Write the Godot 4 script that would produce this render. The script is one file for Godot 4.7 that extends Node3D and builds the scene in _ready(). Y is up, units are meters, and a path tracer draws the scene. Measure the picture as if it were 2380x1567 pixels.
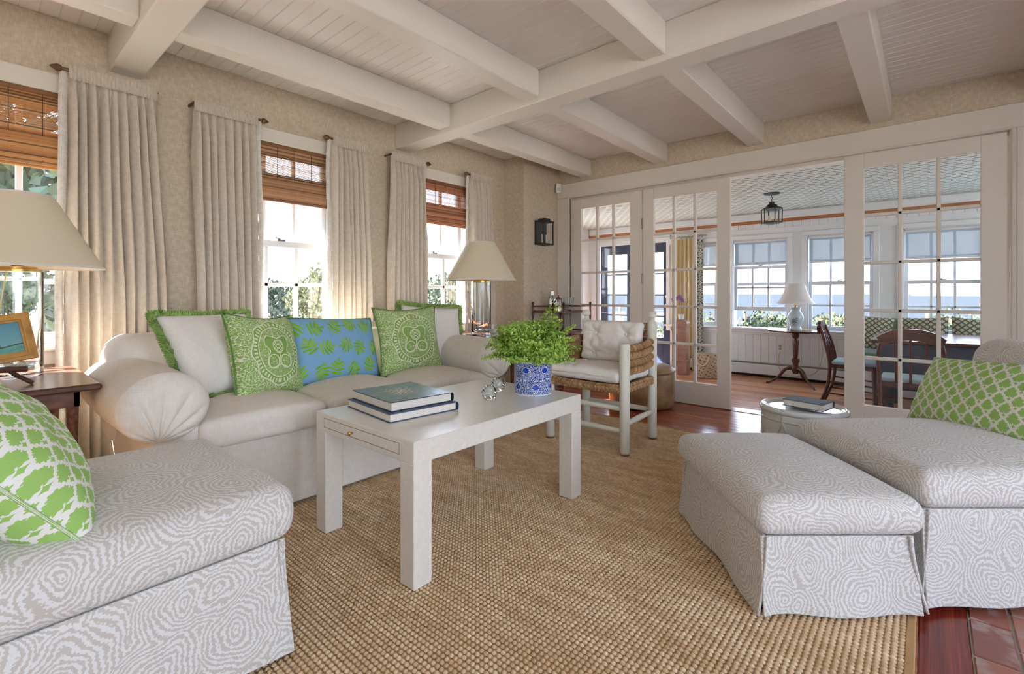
extends Node3D
# A beamed sitting room with grasscloth walls beside a sea-facing sunroom. Units are metres; the camera stands at x = 0, z = 0.

var M := {}
var used := {}
var R := RandomNumberGenerator.new()

# ---------------------------------------------------------------- setting: camera, sky, sun, exposure
func _ready() -> void:
	R.seed = 7
	var cam := Camera3D.new()
	cam.name = "camera"
	cam.projection = Camera3D.PROJECTION_FRUSTUM
	cam.near = 0.05
	cam.far = 30000.0
	cam.size = 0.05 * 1567.0 / 1115.0
	cam.frustum_offset = Vector2(0, -0.05 * 100.5 / 1115.0)
	add_child(cam)
	cam.position = Vector3(0, 1.02, 0)
	cam.rotation.y = deg_to_rad(40.87)
	cam.current = true
	var env := Environment.new()
	env.background_mode = Environment.BG_SKY
	var sky := Sky.new()
	var air := ProceduralSkyMaterial.new()
	air.sky_top_color = Color(0.68, 0.78, 0.93)
	air.sky_horizon_color = Color(0.93, 0.95, 0.99)
	air.sky_curve = 0.25
	air.ground_horizon_color = Color(0.66, 0.66, 0.64)
	air.ground_bottom_color = Color(0.5, 0.48, 0.44)
	air.sun_angle_max = 8.0
	sky.sky_material = air
	env.sky = sky
	env.background_energy_multiplier = 3.0
	env.tonemap_mode = Environment.TONE_MAPPER_LINEAR
	env.tonemap_exposure = 3.7
	env.sdfgi_enabled = true
	env.ssao_enabled = true
	env.ssil_enabled = true
	var we := WorldEnvironment.new()
	we.name = "environment"
	we.environment = env
	add_child(we)
	var sun := DirectionalLight3D.new()
	sun.name = "sun"
	add_child(sun)
	sun.look_at_from_position(Vector3(-6.6, 7.0, 6.6), Vector3.ZERO)
	sun.light_color = Color(1.0, 0.96, 0.92)
	sun.light_energy = 6.5
	sun.light_angular_distance = 0.6
	sun.shadow_enabled = true
	make_materials()
	build_shell()
	build_windows()
	build_doors()
	build_sunroom()
	build_outside()
	build_sofa()
	build_coffee_table()
	build_chairs()
	build_side_tables()
	build_curtains()
	build_rush_chair()
	build_corner()
	build_sunroom_things()

# ---------------------------------------------------------------- naming and tagging
func numbered(n: String) -> String:
	used[n] = used.get(n, -1) + 1
	return n if used[n] == 0 else "%s_%03d" % [n, used[n]]

func tag(o: Node, label: String, category: String, group := "", kind := "") -> void:
	if label: o.set_meta("label", label)
	if category: o.set_meta("category", category)
	if group: o.set_meta("group", group)
	if kind: o.set_meta("kind", kind)

func thing(called: String, label: String, category: String, at := Vector3.ZERO, turn := 0.0, group := "") -> Node3D:
	var o := Node3D.new()
	o.name = numbered(called)
	add_child(o)
	o.position = at
	o.rotation.y = deg_to_rad(turn)
	tag(o, label, category, group)
	return o

func setting(called: String, label := "") -> Node3D:
	var o := Node3D.new()
	o.name = numbered(called)
	add_child(o)
	o.set_meta("kind", "structure")
	if label: o.set_meta("label", label)
	return o

# ---------------------------------------------------------------- mesh helpers
func S() -> SurfaceTool:
	var st := SurfaceTool.new()
	st.begin(Mesh.PRIMITIVE_TRIANGLES)
	return st

func place(m: Mesh, called: String, mat: Material, parent: Node = null, at := Transform3D()) -> MeshInstance3D:
	var o := MeshInstance3D.new()
	o.mesh = m
	o.material_override = mat
	o.transform = at
	if parent == null:
		o.name = numbered(called)
		add_child(o)
	else:
		o.name = called
		parent.add_child(o, true)
	return o

func done(st: SurfaceTool) -> Mesh:
	st.generate_normals()
	return st.commit()

func fin(st: SurfaceTool, called: String, mat: Material, parent: Node = null, at := Transform3D()) -> MeshInstance3D:
	return place(done(st), called, mat, parent, at)

func at(x: float, y: float, z: float) -> Transform3D:
	return Transform3D(Basis(), Vector3(x, y, z))

func rot(p: Vector3, ex := 0.0, ey := 0.0, ez := 0.0) -> Transform3D:
	return Transform3D(Basis.from_euler(Vector3(deg_to_rad(ex), deg_to_rad(ey), deg_to_rad(ez))), p)

func buv(p: Vector3, n: Vector3) -> Vector2:
	var a := n.abs()
	if a.x >= a.y and a.x >= a.z: return Vector2(p.z, -p.y)
	if a.y >= a.z: return Vector2(p.x, p.z)
	return Vector2(p.x, -p.y)

# a flat polygon whose front faces towards «out»; uv in metres
func face(st: SurfaceTool, pts: Array, out: Vector3, xf := Transform3D()) -> void:
	var n: Vector3 = (pts[1] - pts[0]).cross(pts[2] - pts[0])
	if n.length_squared() < 1e-14 and pts.size() > 3: n = (pts[2] - pts[0]).cross(pts[3] - pts[0])
	var flip := n.dot(out) > 0.0
	for i in range(1, pts.size() - 1):
		for k in ([0, i + 1, i] if flip else [0, i, i + 1]):
			st.set_uv(buv(pts[k], n))
			st.add_vertex(xf * pts[k])

func box(st: SurfaceTool, c: Vector3, s: Vector3, b := 0.0, xf := Transform3D()) -> void:
	st.set_smooth_group(-1)
	var h := s * 0.5
	b = minf(b, 0.45 * minf(s.x, minf(s.y, s.z)))
	for i in 3:
		var j := (i + 1) % 3
		var k := (i + 2) % 3
		for sg in [-1.0, 1.0]:
			var pts := []
			for q in [[-1, -1], [1, -1], [1, 1], [-1, 1]]:
				var p := Vector3()
				p[i] = sg * h[i]
				p[j] = q[0] * (h[j] - b)
				p[k] = q[1] * (h[k] - b)
				pts.append(c + p)
			var out := Vector3()
			out[i] = sg
			face(st, pts, out, xf)
		if b > 0.0:
			for q in [[-1, -1], [1, -1], [1, 1], [-1, 1]]:
				var a1 := Vector3()
				a1[i] = h[i] - b
				var p1 := Vector3()
				p1[j] = q[0] * h[j]
				p1[k] = q[1] * (h[k] - b)
				var p2 := Vector3()
				p2[j] = q[0] * (h[j] - b)
				p2[k] = q[1] * h[k]
				face(st, [c + p1 - a1, c + p1 + a1, c + p2 + a1, c + p2 - a1], p1 + p2, xf)
	if b > 0.0:
		for sx in [-1.0, 1.0]:
			for sy in [-1.0, 1.0]:
				for sz in [-1.0, 1.0]:
					var g := Vector3(sx, sy, sz)
					face(st, [c + g * (h - Vector3(0, b, b)), c + g * (h - Vector3(b, 0, b)), c + g * (h - Vector3(b, b, 0))], g, xf)

# box between two corners
func bx(st: SurfaceTool, x0: float, x1: float, y0: float, y1: float, z0: float, z1: float, b := 0.0) -> void:
	box(st, Vector3((x0 + x1) / 2, (y0 + y1) / 2, (z0 + z1) / 2), Vector3(absf(x1 - x0), absf(y1 - y0), absf(z1 - z0)), b)

func tri(st: SurfaceTool, a: Vector3, b: Vector3, c: Vector3, ua: Vector2, ub: Vector2, uc: Vector2) -> void:
	if (b - a).cross(c - a).length_squared() < 1e-16: return
	st.set_uv(ua)
	st.add_vertex(a)
	st.set_uv(uc)
	st.add_vertex(c)
	st.set_uv(ub)
	st.add_vertex(b)

func quad(st: SurfaceTool, a: Vector3, b: Vector3, c: Vector3, d: Vector3, ua: Vector2, ub: Vector2, uc: Vector2, ud: Vector2) -> void:
	tri(st, a, b, c, ua, ub, uc)
	tri(st, a, c, d, ua, uc, ud)

# profile of (radius, height) points turned about y
func lathe(st: SurfaceTool, prof: Array, seg := 24, xf := Transform3D(), sharp := 0.6) -> void:
	var grp := 1
	var run := 0.0
	for i in prof.size() - 1:
		var p: Vector2 = prof[i]
		var q: Vector2 = prof[i + 1]
		if i > 0 and absf((p - prof[i - 1]).angle_to(q - p)) > sharp: grp += 1
		st.set_smooth_group(grp)
		var nxt := run + p.distance_to(q)
		for k in seg:
			var a := TAU * k / seg
			var b := TAU * (k + 1) / seg
			var ca := Vector3(cos(a), 0, sin(a))
			var cb := Vector3(cos(b), 0, sin(b))
			var up := Vector3.UP
			var u0 := 1.0 - float(k) / seg
			var u1 := 1.0 - float(k + 1) / seg
			quad(st, xf * (cb * p.x + up * p.y), xf * (ca * p.x + up * p.y), xf * (ca * q.x + up * q.y), xf * (cb * q.x + up * q.y), Vector2(u1, run), Vector2(u0, run), Vector2(u0, nxt), Vector2(u1, nxt))
		run = nxt

# round bar along points; r is one radius or one per point
func tube(st: SurfaceTool, pts: Array, r, seg := 8, caps := true, flat := 1.0) -> void:
	var n := pts.size()
	var t0: Vector3 = (pts[1] - pts[0]).normalized()
	var side := t0.cross(Vector3.UP if absf(t0.y) < 0.9 else Vector3.RIGHT).normalized()
	var rings := []
	var run := 0.0
	for i in n:
		var t: Vector3 = (pts[mini(i + 1, n - 1)] - pts[maxi(i - 1, 0)]).normalized()
		side = (side - t * side.dot(t)).normalized()
		var up := t.cross(side)
		var rad: float = r[i] if r is Array else r
		var ring := []
		for k in seg:
			var a := TAU * k / seg
			ring.append(pts[i] + (side * cos(a) + up * sin(a) * flat) * rad)
		rings.append(ring)
	st.set_smooth_group(1)
	for i in n - 1:
		var nxt: float = run + pts[i].distance_to(pts[i + 1])
		for k in seg:
			var m := (k + 1) % seg
			var u0 := float(k) / seg
			var u1 := float(k + 1) / seg
			quad(st, rings[i][k], rings[i][m], rings[i + 1][m], rings[i + 1][k], Vector2(u0, run), Vector2(u1, run), Vector2(u1, nxt), Vector2(u0, nxt))
		run = nxt
	if caps:
		st.set_smooth_group(-1)
		face(st, rings[0], pts[0] - pts[1])
		face(st, rings[n - 1], pts[n - 1] - pts[n - 2])

# rounded box with its grid; «f» moves each point (p, outward) -> p
func rbox(st: SurfaceTool, s: Vector3, r: float, mid := 6, f = null, xf := Transform3D(), arc := 4) -> void:
	st.set_smooth_group(1)
	var h := s * 0.5
	var lines := []
	for i in 3:
		var l := []
		for k in arc: l.append(-h[i] + r * (1.0 - tan(PI / 4 * (1.0 - float(k) / arc))))
		for k in mid + 1: l.append(lerpf(-h[i] + r, h[i] - r, float(k) / mid))
		for k in arc: l.append(h[i] - r + r * tan(PI / 4 * float(k + 1) / arc))
		lines.append(l)
	for i in 3:
		var j := (i + 1) % 3
		var k := (i + 2) % 3
		for sg in [-1.0, 1.0]:
			var g := []
			for a in lines[j].size():
				var row := []
				for b in lines[k].size():
					var q := Vector3()
					q[i] = sg * h[i]
					q[j] = lines[j][a]
					q[k] = lines[k][b]
					var inner := q.clamp(-h + Vector3.ONE * r, h - Vector3.ONE * r)
					var d := (q - inner).normalized()
					var p := inner + d * r
					if f != null: p = f.call(p, d)
					var n := Vector3()
					n[i] = sg
					row.append([xf * p, buv(q, n)])
				g.append(row)
			for a in g.size() - 1:
				for b in g[a].size() - 1:
					var w: Array = g[a][b]
					var x: Array = g[a + 1][b]
					var y: Array = g[a + 1][b + 1]
					var z: Array = g[a][b + 1]
					if sg > 0: quad(st, w[0], x[0], y[0], z[0], w[1], x[1], y[1], z[1])
					else: quad(st, w[0], z[0], y[0], x[0], w[1], z[1], y[1], x[1])

# grid of points from a function (a, b in 0..1) -> [point, uv]; front side to the left of a x b
func sheet(st: SurfaceTool, na: int, nb: int, f: Callable) -> void:
	var g := []
	for a in na + 1:
		var row := []
		for b in nb + 1: row.append(f.call(float(a) / na, float(b) / nb))
		g.append(row)
	st.set_smooth_group(1)
	for a in na:
		for b in nb:
			var w: Array = g[a][b]
			var x: Array = g[a + 1][b]
			var y: Array = g[a + 1][b + 1]
			var z: Array = g[a][b + 1]
			quad(st, w[0], x[0], y[0], z[0], w[1], x[1], y[1], z[1])

# extruded outline: poly in (x, y), thickness along z, small chamfer left out
func prism(st: SurfaceTool, poly: PackedVector2Array, z0: float, z1: float, xf := Transform3D()) -> void:
	st.set_smooth_group(-1)
	if not Geometry2D.is_polygon_clockwise(poly):
		poly = poly.duplicate()
		poly.reverse()
	var idx := Geometry2D.triangulate_polygon(poly)
	for i in range(0, idx.size(), 3):
		var a := poly[idx[i]]
		var b := poly[idx[i + 1]]
		var c := poly[idx[i + 2]]
		face(st, [Vector3(a.x, a.y, z1), Vector3(b.x, b.y, z1), Vector3(c.x, c.y, z1)], Vector3(0, 0, 1), xf)
		face(st, [Vector3(a.x, a.y, z0), Vector3(b.x, b.y, z0), Vector3(c.x, c.y, z0)], Vector3(0, 0, -1), xf)
	for i in poly.size():
		var a := poly[i]
		var b := poly[(i + 1) % poly.size()]
		var e := b - a
		var out := Vector3(-e.y, e.x, 0)
		face(st, [Vector3(a.x, a.y, z0), Vector3(b.x, b.y, z0), Vector3(b.x, b.y, z1), Vector3(a.x, a.y, z1)], out, xf)

func curve(pts: Array, per := 8) -> Array:
	var out := []
	for i in pts.size() - 1:
		var p0: Vector3 = pts[maxi(i - 1, 0)]
		var p3: Vector3 = pts[mini(i + 2, pts.size() - 1)]
		for k in per: out.append(pts[i].cubic_interpolate(pts[i + 1], p0, p3, float(k) / per))
	out.append(pts[-1])
	return out

func many(m: Mesh, xs: Array, called: String, mat: Material, parent: Node, cols := []) -> MultiMeshInstance3D:
	var mm := MultiMesh.new()
	mm.transform_format = MultiMesh.TRANSFORM_3D
	mm.use_colors = cols.size() > 0
	mm.mesh = m
	mm.instance_count = xs.size()
	for i in xs.size():
		mm.set_instance_transform(i, xs[i])
		if cols.size(): mm.set_instance_color(i, cols[i])
	var o := MultiMeshInstance3D.new()
	o.multimesh = mm
	o.material_override = mat
	o.set_meta("kind", "stuff")
	if parent == null:
		o.name = numbered(called)
		add_child(o)
	else:
		o.name = called
		parent.add_child(o, true)
	return o

# ---------------------------------------------------------------- materials and computed textures
func rgb(r: int, g: int, b: int) -> Color:
	return Color(r / 255.0, g / 255.0, b / 255.0)

func mat(called: String, c: Color, rough := 0.6, tex: Texture2D = null, uvs := 1.0, world := false) -> StandardMaterial3D:
	var m := StandardMaterial3D.new()
	m.resource_name = called
	m.albedo_color = c
	m.roughness = rough
	if tex:
		m.albedo_texture = tex
		m.uv1_scale = Vector3.ONE * uvs
		if world:
			m.uv1_triplanar = true
			m.uv1_world_triplanar = true
			m.uv1_triplanar_sharpness = 8.0
	M[called] = m
	return m

func metal(called: String, c: Color, rough := 0.3) -> StandardMaterial3D:
	var m := mat(called, c, rough)
	m.metallic = 1.0
	return m

func noise(freq: float, sd: int, oct := 3) -> FastNoiseLite:
	var n := FastNoiseLite.new()
	n.noise_type = FastNoiseLite.TYPE_SIMPLEX_SMOOTH
	n.frequency = freq
	n.seed = sd
	n.fractal_octaves = oct
	return n

# seamless noise stretched by sx, sy: threads and grain; bytes of w x h
func streak(w: int, h: int, sx: int, sy: int, freq: float, sd: int, oct := 3) -> PackedByteArray:
	var im := noise(freq, sd, oct).get_seamless_image(maxi(w / sx, 4), maxi(h / sy, 4))
	im.convert(Image.FORMAT_L8)
	if sx > 1 or sy > 1: im.resize(w, h, Image.INTERPOLATE_CUBIC)
	return im.get_data()

func paint(w: int, h: int, f: Callable) -> ImageTexture:
	var im := Image.create(w, h, false, Image.FORMAT_RGB8)
	for y in h:
		for x in w: im.set_pixel(x, y, f.call(x, y))
	return ImageTexture.create_from_image(im)

# woven cloth of two thread colours
func weave(n: int, dark: Color, light: Color, thread: int, sd: int, soft := 1.0) -> ImageTexture:
	var a := streak(n, n, 24, 1, 0.30, sd, 2)
	var b := streak(n, n, 1, 24, 0.30, sd + 1, 2)
	var c := streak(n, n, 1, 1, 0.02, sd + 2, 3)
	return paint(n, n, func(x, y):
		var i: int = y * n + x
		var over: bool = ((x / thread) + (y / thread)) % 2 == 0
		var t: float = (a[i] if over else b[i]) / 255.0 * 0.8 + (b[i] if over else a[i]) / 255.0 * 0.35 + (c[i] / 255.0 - 0.5) * 0.35
		return dark.lerp(light, clampf(0.5 + (t - 0.57) * 1.9 * soft, 0.0, 1.0)))

func grain(w: int, h: int, dark: Color, light: Color, sd: int, sx := 20) -> ImageTexture:
	var a := streak(w, h, sx, 1, 0.22, sd, 3)
	var b := streak(w, h, sx / 2, 1, 0.05, sd + 5, 2)
	return paint(w, h, func(x, y):
		var i: int = y * w + x
		return dark.lerp(light, clampf((a[i] * 0.6 + b[i] * 0.5) / 255.0 * 1.5 - 0.35, 0.0, 1.0)))

func stripes(f: float) -> float:
	return smoothstep(0.40, 0.56, absf(f - floorf(f) - 0.5) * 2.0)

# wood-ring print of the slipper chairs: rings round scattered centres with combed edges
func ring_print(n: int, ground: Color, ink: Color) -> ImageTexture:
	var cells := 5
	var rr := RandomNumberGenerator.new()
	rr.seed = 41
	var pts := []
	for i in cells * cells:
		var a := rr.randf() * PI
		pts.append([rr.randf_range(0.1, 0.9), rr.randf_range(0.1, 0.9), cos(a), sin(a), rr.randf_range(0.75, 1.0), rr.randf_range(1.0, 1.35)])
	var wx := streak(n, n, 1, 1, 0.007, 3, 2)
	var wy := streak(n, n, 1, 1, 0.007, 9, 2)
	var hf := streak(n, n, 1, 1, 0.10, 15, 1)
	return paint(n, n, func(x, y):
		var i: int = y * n + x
		var px: float = float(x) / n * cells + (wx[i] / 255.0 - 0.5) * 0.22
		var py: float = float(y) / n * cells + (wy[i] / 255.0 - 0.5) * 0.22
		var cx := floori(px)
		var cy := floori(py)
		var best := 9.0
		for dy in [-1, 0, 1]:
			for dx in [-1, 0, 1]:
				var q: Array = pts[posmod(cy + dy, cells) * cells + posmod(cx + dx, cells)]
				var ex: float = px - (cx + dx + q[0])
				var ey: float = py - (cy + dy + q[1])
				var fx: float = (ex * q[2] + ey * q[3]) * q[4]
				var fy: float = (ey * q[2] - ex * q[3]) * q[5]
				best = minf(best, fx * fx + fy * fy)
		var t: float = sqrt(best) * 13.0 + (hf[i] / 255.0 - 0.5) * 0.45
		return ground.lerp(ink, stripes(t)))

# small scalloped leaf repeat, one whole tile
func leaf_print(n: int, ground: Color, ink: Color) -> ImageTexture:
	var lobes := [[0.0, -0.19, 0.10], [0.11, -0.09, 0.095], [0.19, 0.06, 0.095], [0.09, 0.15, 0.11], [-0.11, -0.09, 0.095], [-0.19, 0.06, 0.095], [-0.09, 0.15, 0.11], [0.0, 0.02, 0.15]]
	return paint(n, n, func(x, y):
		var ink_here := false
		for o in [[0.25, 0.25], [0.75, 0.75]]:
			var dx: float = fposmod(float(x) / n - o[0] + 0.5, 1.0) - 0.5
			var dy: float = fposmod(float(y) / n - o[1] + 0.5, 1.0) - 0.5
			dx *= 0.84
			dy *= 0.86
			for l in lobes:
				var ex: float = dx - l[0]
				var ey: float = dy - l[1]
				var ang := atan2(ey, ex)
				if sqrt(ex * ex + ey * ey) < l[2] * (0.96 + 0.20 * sin(ang * 6.0 + 0.8)): ink_here = true
		for o in [[0.25, 0.66], [0.75, 0.16]]:
			var dx: float = absf(fposmod(float(x) / n - o[0] + 0.5, 1.0) - 0.5)
			var dy: float = absf(fposmod(float(y) / n - o[1] + 0.5, 1.0) - 0.5)
			if pow(dx, 0.7) + pow(dy, 0.7) < 0.24: ink_here = true
		return ink if ink_here else ground)

# scrolled medallion of the green cushions
func medallion_print(n: int, ground: Color, line: Color) -> ImageTexture:
	var w1 := streak(n, n, 1, 1, 0.030, 21, 1)
	var w2 := streak(n, n, 1, 1, 0.045, 22, 1)
	return paint(n, n, func(x, y):
		var px: float = absf(float(x) / n * 2.0 - 1.0)
		var py: float = float(y) / n * 2.0 - 1.0
		var xi: int = int((0.5 + px * 0.5) * (n - 1))
		var i: int = y * n + xi
		var s1: float = w1[i] / 255.0 - 0.5
		var s2: float = w2[i] / 255.0 - 0.5
		var r: float = sqrt(px * px * 1.25 + py * py)
		var a: float = atan2(py, px)
		var k := 0.0
		var edge: float = 0.80 + 0.03 * cos(a * 8.0)
		if r > edge + 0.03: k = 1.0 if absf(s1) < 0.075 or absf(s2 - 0.12) < 0.05 else 0.0
		elif r > edge: k = 1.0
		elif r > 0.66: k = 1.0 if sin(a * 46.0) > 0.15 and r > 0.69 and r < 0.78 else 0.0
		elif r > 0.635: k = 1.0
		else:
			var inner: float = 0.44 + 0.10 * cos(a * 4.0 + PI)
			if absf(r - inner) < 0.016: k = 1.0
			elif r > inner: k = 1.0 if absf(s2) < 0.07 else 0.0
			var dl := Vector2(px, py + 0.12).length()
			if absf(dl - 0.17) < 0.014 or (dl < 0.15 and sin(px * 62.0) * sin(py * 62.0) > 0.1): k = 1.0
			var lf := Vector2(px - 0.20, py - 0.26).length()
			if absf(lf - 0.17) < 0.014 or (lf < 0.12 and absf(s1) < 0.06): k = 1.0
			if px < 0.012 and py > 0.05 and py < 0.42: k = 1.0
		return ground.lerp(line, k))

# feathery leaves on blue
func frond_print(w: int, h: int, ground: Color) -> ImageTexture:
	var im := Image.create(w, h, false, Image.FORMAT_RGB8)
	im.fill(ground)
	var rr := RandomNumberGenerator.new()
	rr.seed = 5
	var spots := []
	for j in 3:
		for i in 5: spots.append(Vector2((i + (0.5 if j % 2 else 0.05) + rr.randf_range(-0.12, 0.12)) / 5.0 * w, (j + 0.5 + rr.randf_range(-0.1, 0.1)) / 3.0 * h))
	for s in spots:
		var turn := rr.randf() * TAU
		var stem := Vector2(cos(turn), sin(turn))
		var bend := stem.orthogonal()
		for q in 60:
			var p: Vector2 = s - stem * (24.0 + q * 0.7) + bend * sin(q * 0.07) * 14.0
			for ox in 2: im.set_pixel(posmod(int(p.x) + ox, w), posmod(int(p.y), h), Color(0.42, 0.66, 0.45))
		for k in 9:
			var side := -1.0 if k % 2 else 1.0
			var along: float = (k / 2) * 14.0 - 27.0
			var root: Vector2 = s + stem * along
			var dir: Vector2 = (stem * (1.0 if k == 8 else 0.05 + 0.22 * (k / 2)) + bend * side * (0.0 if k == 8 else 1.0)).normalized()
			var tone := Color(0.44, 0.68, 0.17).lerp(Color(0.60, 0.76, 0.20), rr.randf())
			for q in 40:
				var t := q / 39.0
				var c: Vector2 = root + dir * t * (24.0 if k == 8 else [30.0, 42.0, 42.0, 32.0][k / 2])
				var rad := 6.0 * sqrt(sin(PI * clampf(0.12 + t * 0.83, 0, 1)))
				for yy in range(-7, 8):
					for xx in range(-7, 8):
						if xx * xx + yy * yy < rad * rad: im.set_pixel(posmod(int(c.x) + xx, w), posmod(int(c.y) + yy, h), tone.lerp(Color(0.66, 0.78, 0.26), 0.25 if xx * xx + yy * yy < 3 else 0.0))
	return ImageTexture.create_from_image(im)

# blue scrollwork glaze
func scroll_print(w: int, h: int) -> ImageTexture:
	var a := streak(w, h, 1, 1, 0.045, 31, 1)
	var b := streak(w, h, 1, 1, 0.045, 33, 1)
	var fl := []
	for i in 6:
		for j in 2: fl.append(Vector2((i + 0.5 * j + 0.35) / 6.0 * w, (0.25 + 0.5 * j) * h))
	return paint(w, h, func(x, y):
		var i: int = y * w + x
		var s: float = absf(a[i] / 255.0 - 0.5)
		var t: float = absf(b[i] / 255.0 - 0.5)
		var c := rgb(54, 84, 158)
		if s < 0.068 or t < 0.055: c = rgb(232, 236, 240)
		for f in fl:
			var d := Vector2(absf(x - f.x), (y - f.y))
			if d.x > w * 0.5: d.x = w - d.x
			var r := d.length()
			if r < 21.0 + 2.5 * sin(d.angle() * 8.0): c = rgb(32, 66, 172) if r > 5.0 else rgb(60, 92, 190)
			elif r < 25.0: c = rgb(225, 230, 236)
		if y < 10 or y > h - 8: c = rgb(225, 232, 238)
		return c)

func make_materials() -> void:
	mat("cream", rgb(232, 226, 214), 0.45)
	mat("white_paint", rgb(238, 237, 233), 0.4)
	mat("board_paint", rgb(238, 233, 226), 0.42)
	mat("sash_paint", rgb(214, 216, 218), 0.5)
	mat("grasscloth", Color.WHITE, 0.9, weave(640, rgb(196, 178, 152), rgb(228, 215, 194), 3, 101, 0.9), 1.0 / 0.52, true)
	mat("shell", rgb(225, 215, 200), 0.9)
	var linen := mat("curtain_linen", Color.WHITE, 0.9, weave(512, rgb(200, 188, 170), rgb(226, 216, 202), 3, 111, 0.7), 1.0 / 0.45)
	linen.backlight = Color(0.50, 0.40, 0.30)
	var band := mat("curtain_edge", Color.WHITE, 0.9, weave(256, rgb(205, 200, 190), rgb(238, 234, 226), 4, 115), 1.0 / 0.2)
	band.backlight = Color(0.3, 0.28, 0.25)
	mat("sofa_linen", Color.WHITE, 0.9, weave(512, rgb(224, 216, 203), rgb(240, 234, 224), 2, 121, 0.6), 1.0 / 0.5)
	mat("cushion_linen", Color.WHITE, 0.9, weave(512, rgb(226, 220, 212), rgb(244, 240, 234), 2, 125, 0.5), 2.0)
	var ring := ring_print(896, rgb(222, 220, 216), rgb(196, 188, 177))
	var rc := mat("ring_cloth", Color.WHITE, 0.85, ring, 1.0 / 0.8)
	rc.rim_enabled = true
	rc.rim = 0.5
	var lp := leaf_print(256, rgb(236, 234, 226), rgb(156, 198, 104))
	mat("leaf_cloth_square", Color.WHITE, 0.85, lp).uv1_scale = Vector3(8.6, 7.2, 1)
	mat("leaf_cloth_long", Color.WHITE, 0.85, lp).uv1_scale = Vector3(9.6, 4.9, 1)
	mat("medallion_cloth", Color.WHITE, 0.85, medallion_print(640, rgb(138, 176, 86), rgb(228, 228, 200)), 1.0)
	mat("frond_cloth", Color.WHITE, 0.8, frond_print(512, 340, rgb(128, 176, 212)), 1.0)
	mat("green_cord", rgb(96, 138, 62), 0.8)
	mat("fringe", Color.WHITE, 0.9).vertex_color_use_as_albedo = true
	var tbl := mat("table_linen", rgb(246, 243, 236), 0.38, weave(512, rgb(232, 228, 219), rgb(250, 248, 243), 2, 131, 0.6), 1.0 / 0.30, true)
	tbl.clearcoat_enabled = true
	tbl.clearcoat = 1.0
	tbl.clearcoat_roughness = 0.3
	mat("rug_bump", Color.WHITE, 0.9).vertex_color_use_as_albedo = true
	mat("rug_base", rgb(168, 136, 100), 0.95)
	mat("rug_tape", rgb(186, 146, 98), 0.9)
	var tones := [[144, 66, 42, 198, 114, 76], [158, 76, 47, 208, 124, 82], [134, 58, 38, 186, 100, 66], [166, 86, 54, 214, 132, 90]]
	for i in 4:
		var t: Array = tones[i]
		var fl := mat("floor_%d" % i, Color.WHITE, 0.16, grain(512, 128, rgb(t[0], t[1], t[2]), rgb(t[3], t[4], t[5]), 200 + i * 7, 32), 1.0)
		fl.uv1_scale = Vector3(1.0 / 1.2, 1.0 / 0.16, 1)
		var sf := mat("sun_floor_%d" % i, Color.WHITE, 0.22, grain(512, 128, rgb(t[0] + 26, t[1] + 40, t[2] + 28), rgb(t[3] + 18, t[4] + 34, t[5] + 32), 240 + i * 7, 32), 1.0)
		sf.uv1_scale = Vector3(1.0 / 1.2, 1.0 / 0.16, 1)
	mat("border_wood", Color.WHITE, 0.2, grain(512, 128, rgb(104, 32, 22), rgb(152, 62, 42), 255, 32), 1.0).uv1_scale = Vector3(0.8, 6.0, 1)
	mat("mahogany", Color.WHITE, 0.22, grain(512, 128, rgb(58, 30, 20), rgb(118, 68, 46), 260, 24), 1.6)
	mat("walnut", Color.WHITE, 0.25, grain(512, 128, rgb(74, 46, 36), rgb(122, 84, 66), 270, 24), 1.6)
	mat("chair_wood", Color.WHITE, 0.25, grain(256, 128, rgb(66, 30, 22), rgb(120, 62, 44), 280, 12), 2.0)
	mat("pink_wood", Color.WHITE, 0.4, grain(256, 128, rgb(150, 104, 84), rgb(188, 142, 118), 285, 12), 2.0)
	mat("rail_wood", Color.WHITE, 0.4, grain(256, 64, rgb(150, 92, 46), rgb(190, 126, 72), 287, 24), 2.0)
	mat("bamboo_slat", Color.WHITE, 0.55).vertex_color_use_as_albedo = true
	M.bamboo_slat.backlight = Color(0.40, 0.25, 0.14)
	mat("string_brown", rgb(92, 62, 40), 0.8)
	mat("chalk_paint", Color.WHITE, 0.55, weave(256, rgb(222, 219, 200), rgb(242, 239, 226), 40, 141, 0.5), 2.0)
	mat("bare_wood", rgb(138, 96, 62), 0.7)
	mat("rush", Color.WHITE, 0.7).vertex_color_use_as_albedo = true
	mat("futon", Color.WHITE, 0.9, weave(256, rgb(238, 232, 222), rgb(250, 246, 240), 2, 151, 0.6), 2.5)
	var lth := noise(0.012, 161, 4).get_seamless_image(256, 256)
	lth.convert(Image.FORMAT_L8)
	var lb := lth.get_data()
	mat("leather", Color.WHITE, 0.4, paint(256, 256, func(x, y): return rgb(112, 82, 52).lerp(rgb(176, 140, 98), lb[y * 256 + x] / 255.0)), 2.0)
	mat("stool_glaze", rgb(224, 226, 222), 0.08)
	mat("porcelain", Color.WHITE, 0.1, scroll_print(768, 256), 1.0)
	mat("porcelain_white", rgb(228, 233, 238), 0.1)
	mat("celadon", rgb(190, 206, 208), 0.1)
	mat("soil", rgb(52, 40, 30), 1.0)
	metal("brass", rgb(206, 172, 104), 0.28)
	metal("steel", rgb(206, 206, 204), 0.16)
	metal("bronze", rgb(128, 104, 84), 0.5)
	metal("hinge_steel", rgb(150, 144, 134), 0.4)
	mat("iron", rgb(38, 38, 36), 0.5)
	var sh := mat("shade_card", rgb(226, 214, 188), 0.8)
	sh.backlight = Color(0.35, 0.32, 0.26)
	var sh2 := mat("shade_silk", rgb(226, 220, 214), 0.8)
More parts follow.
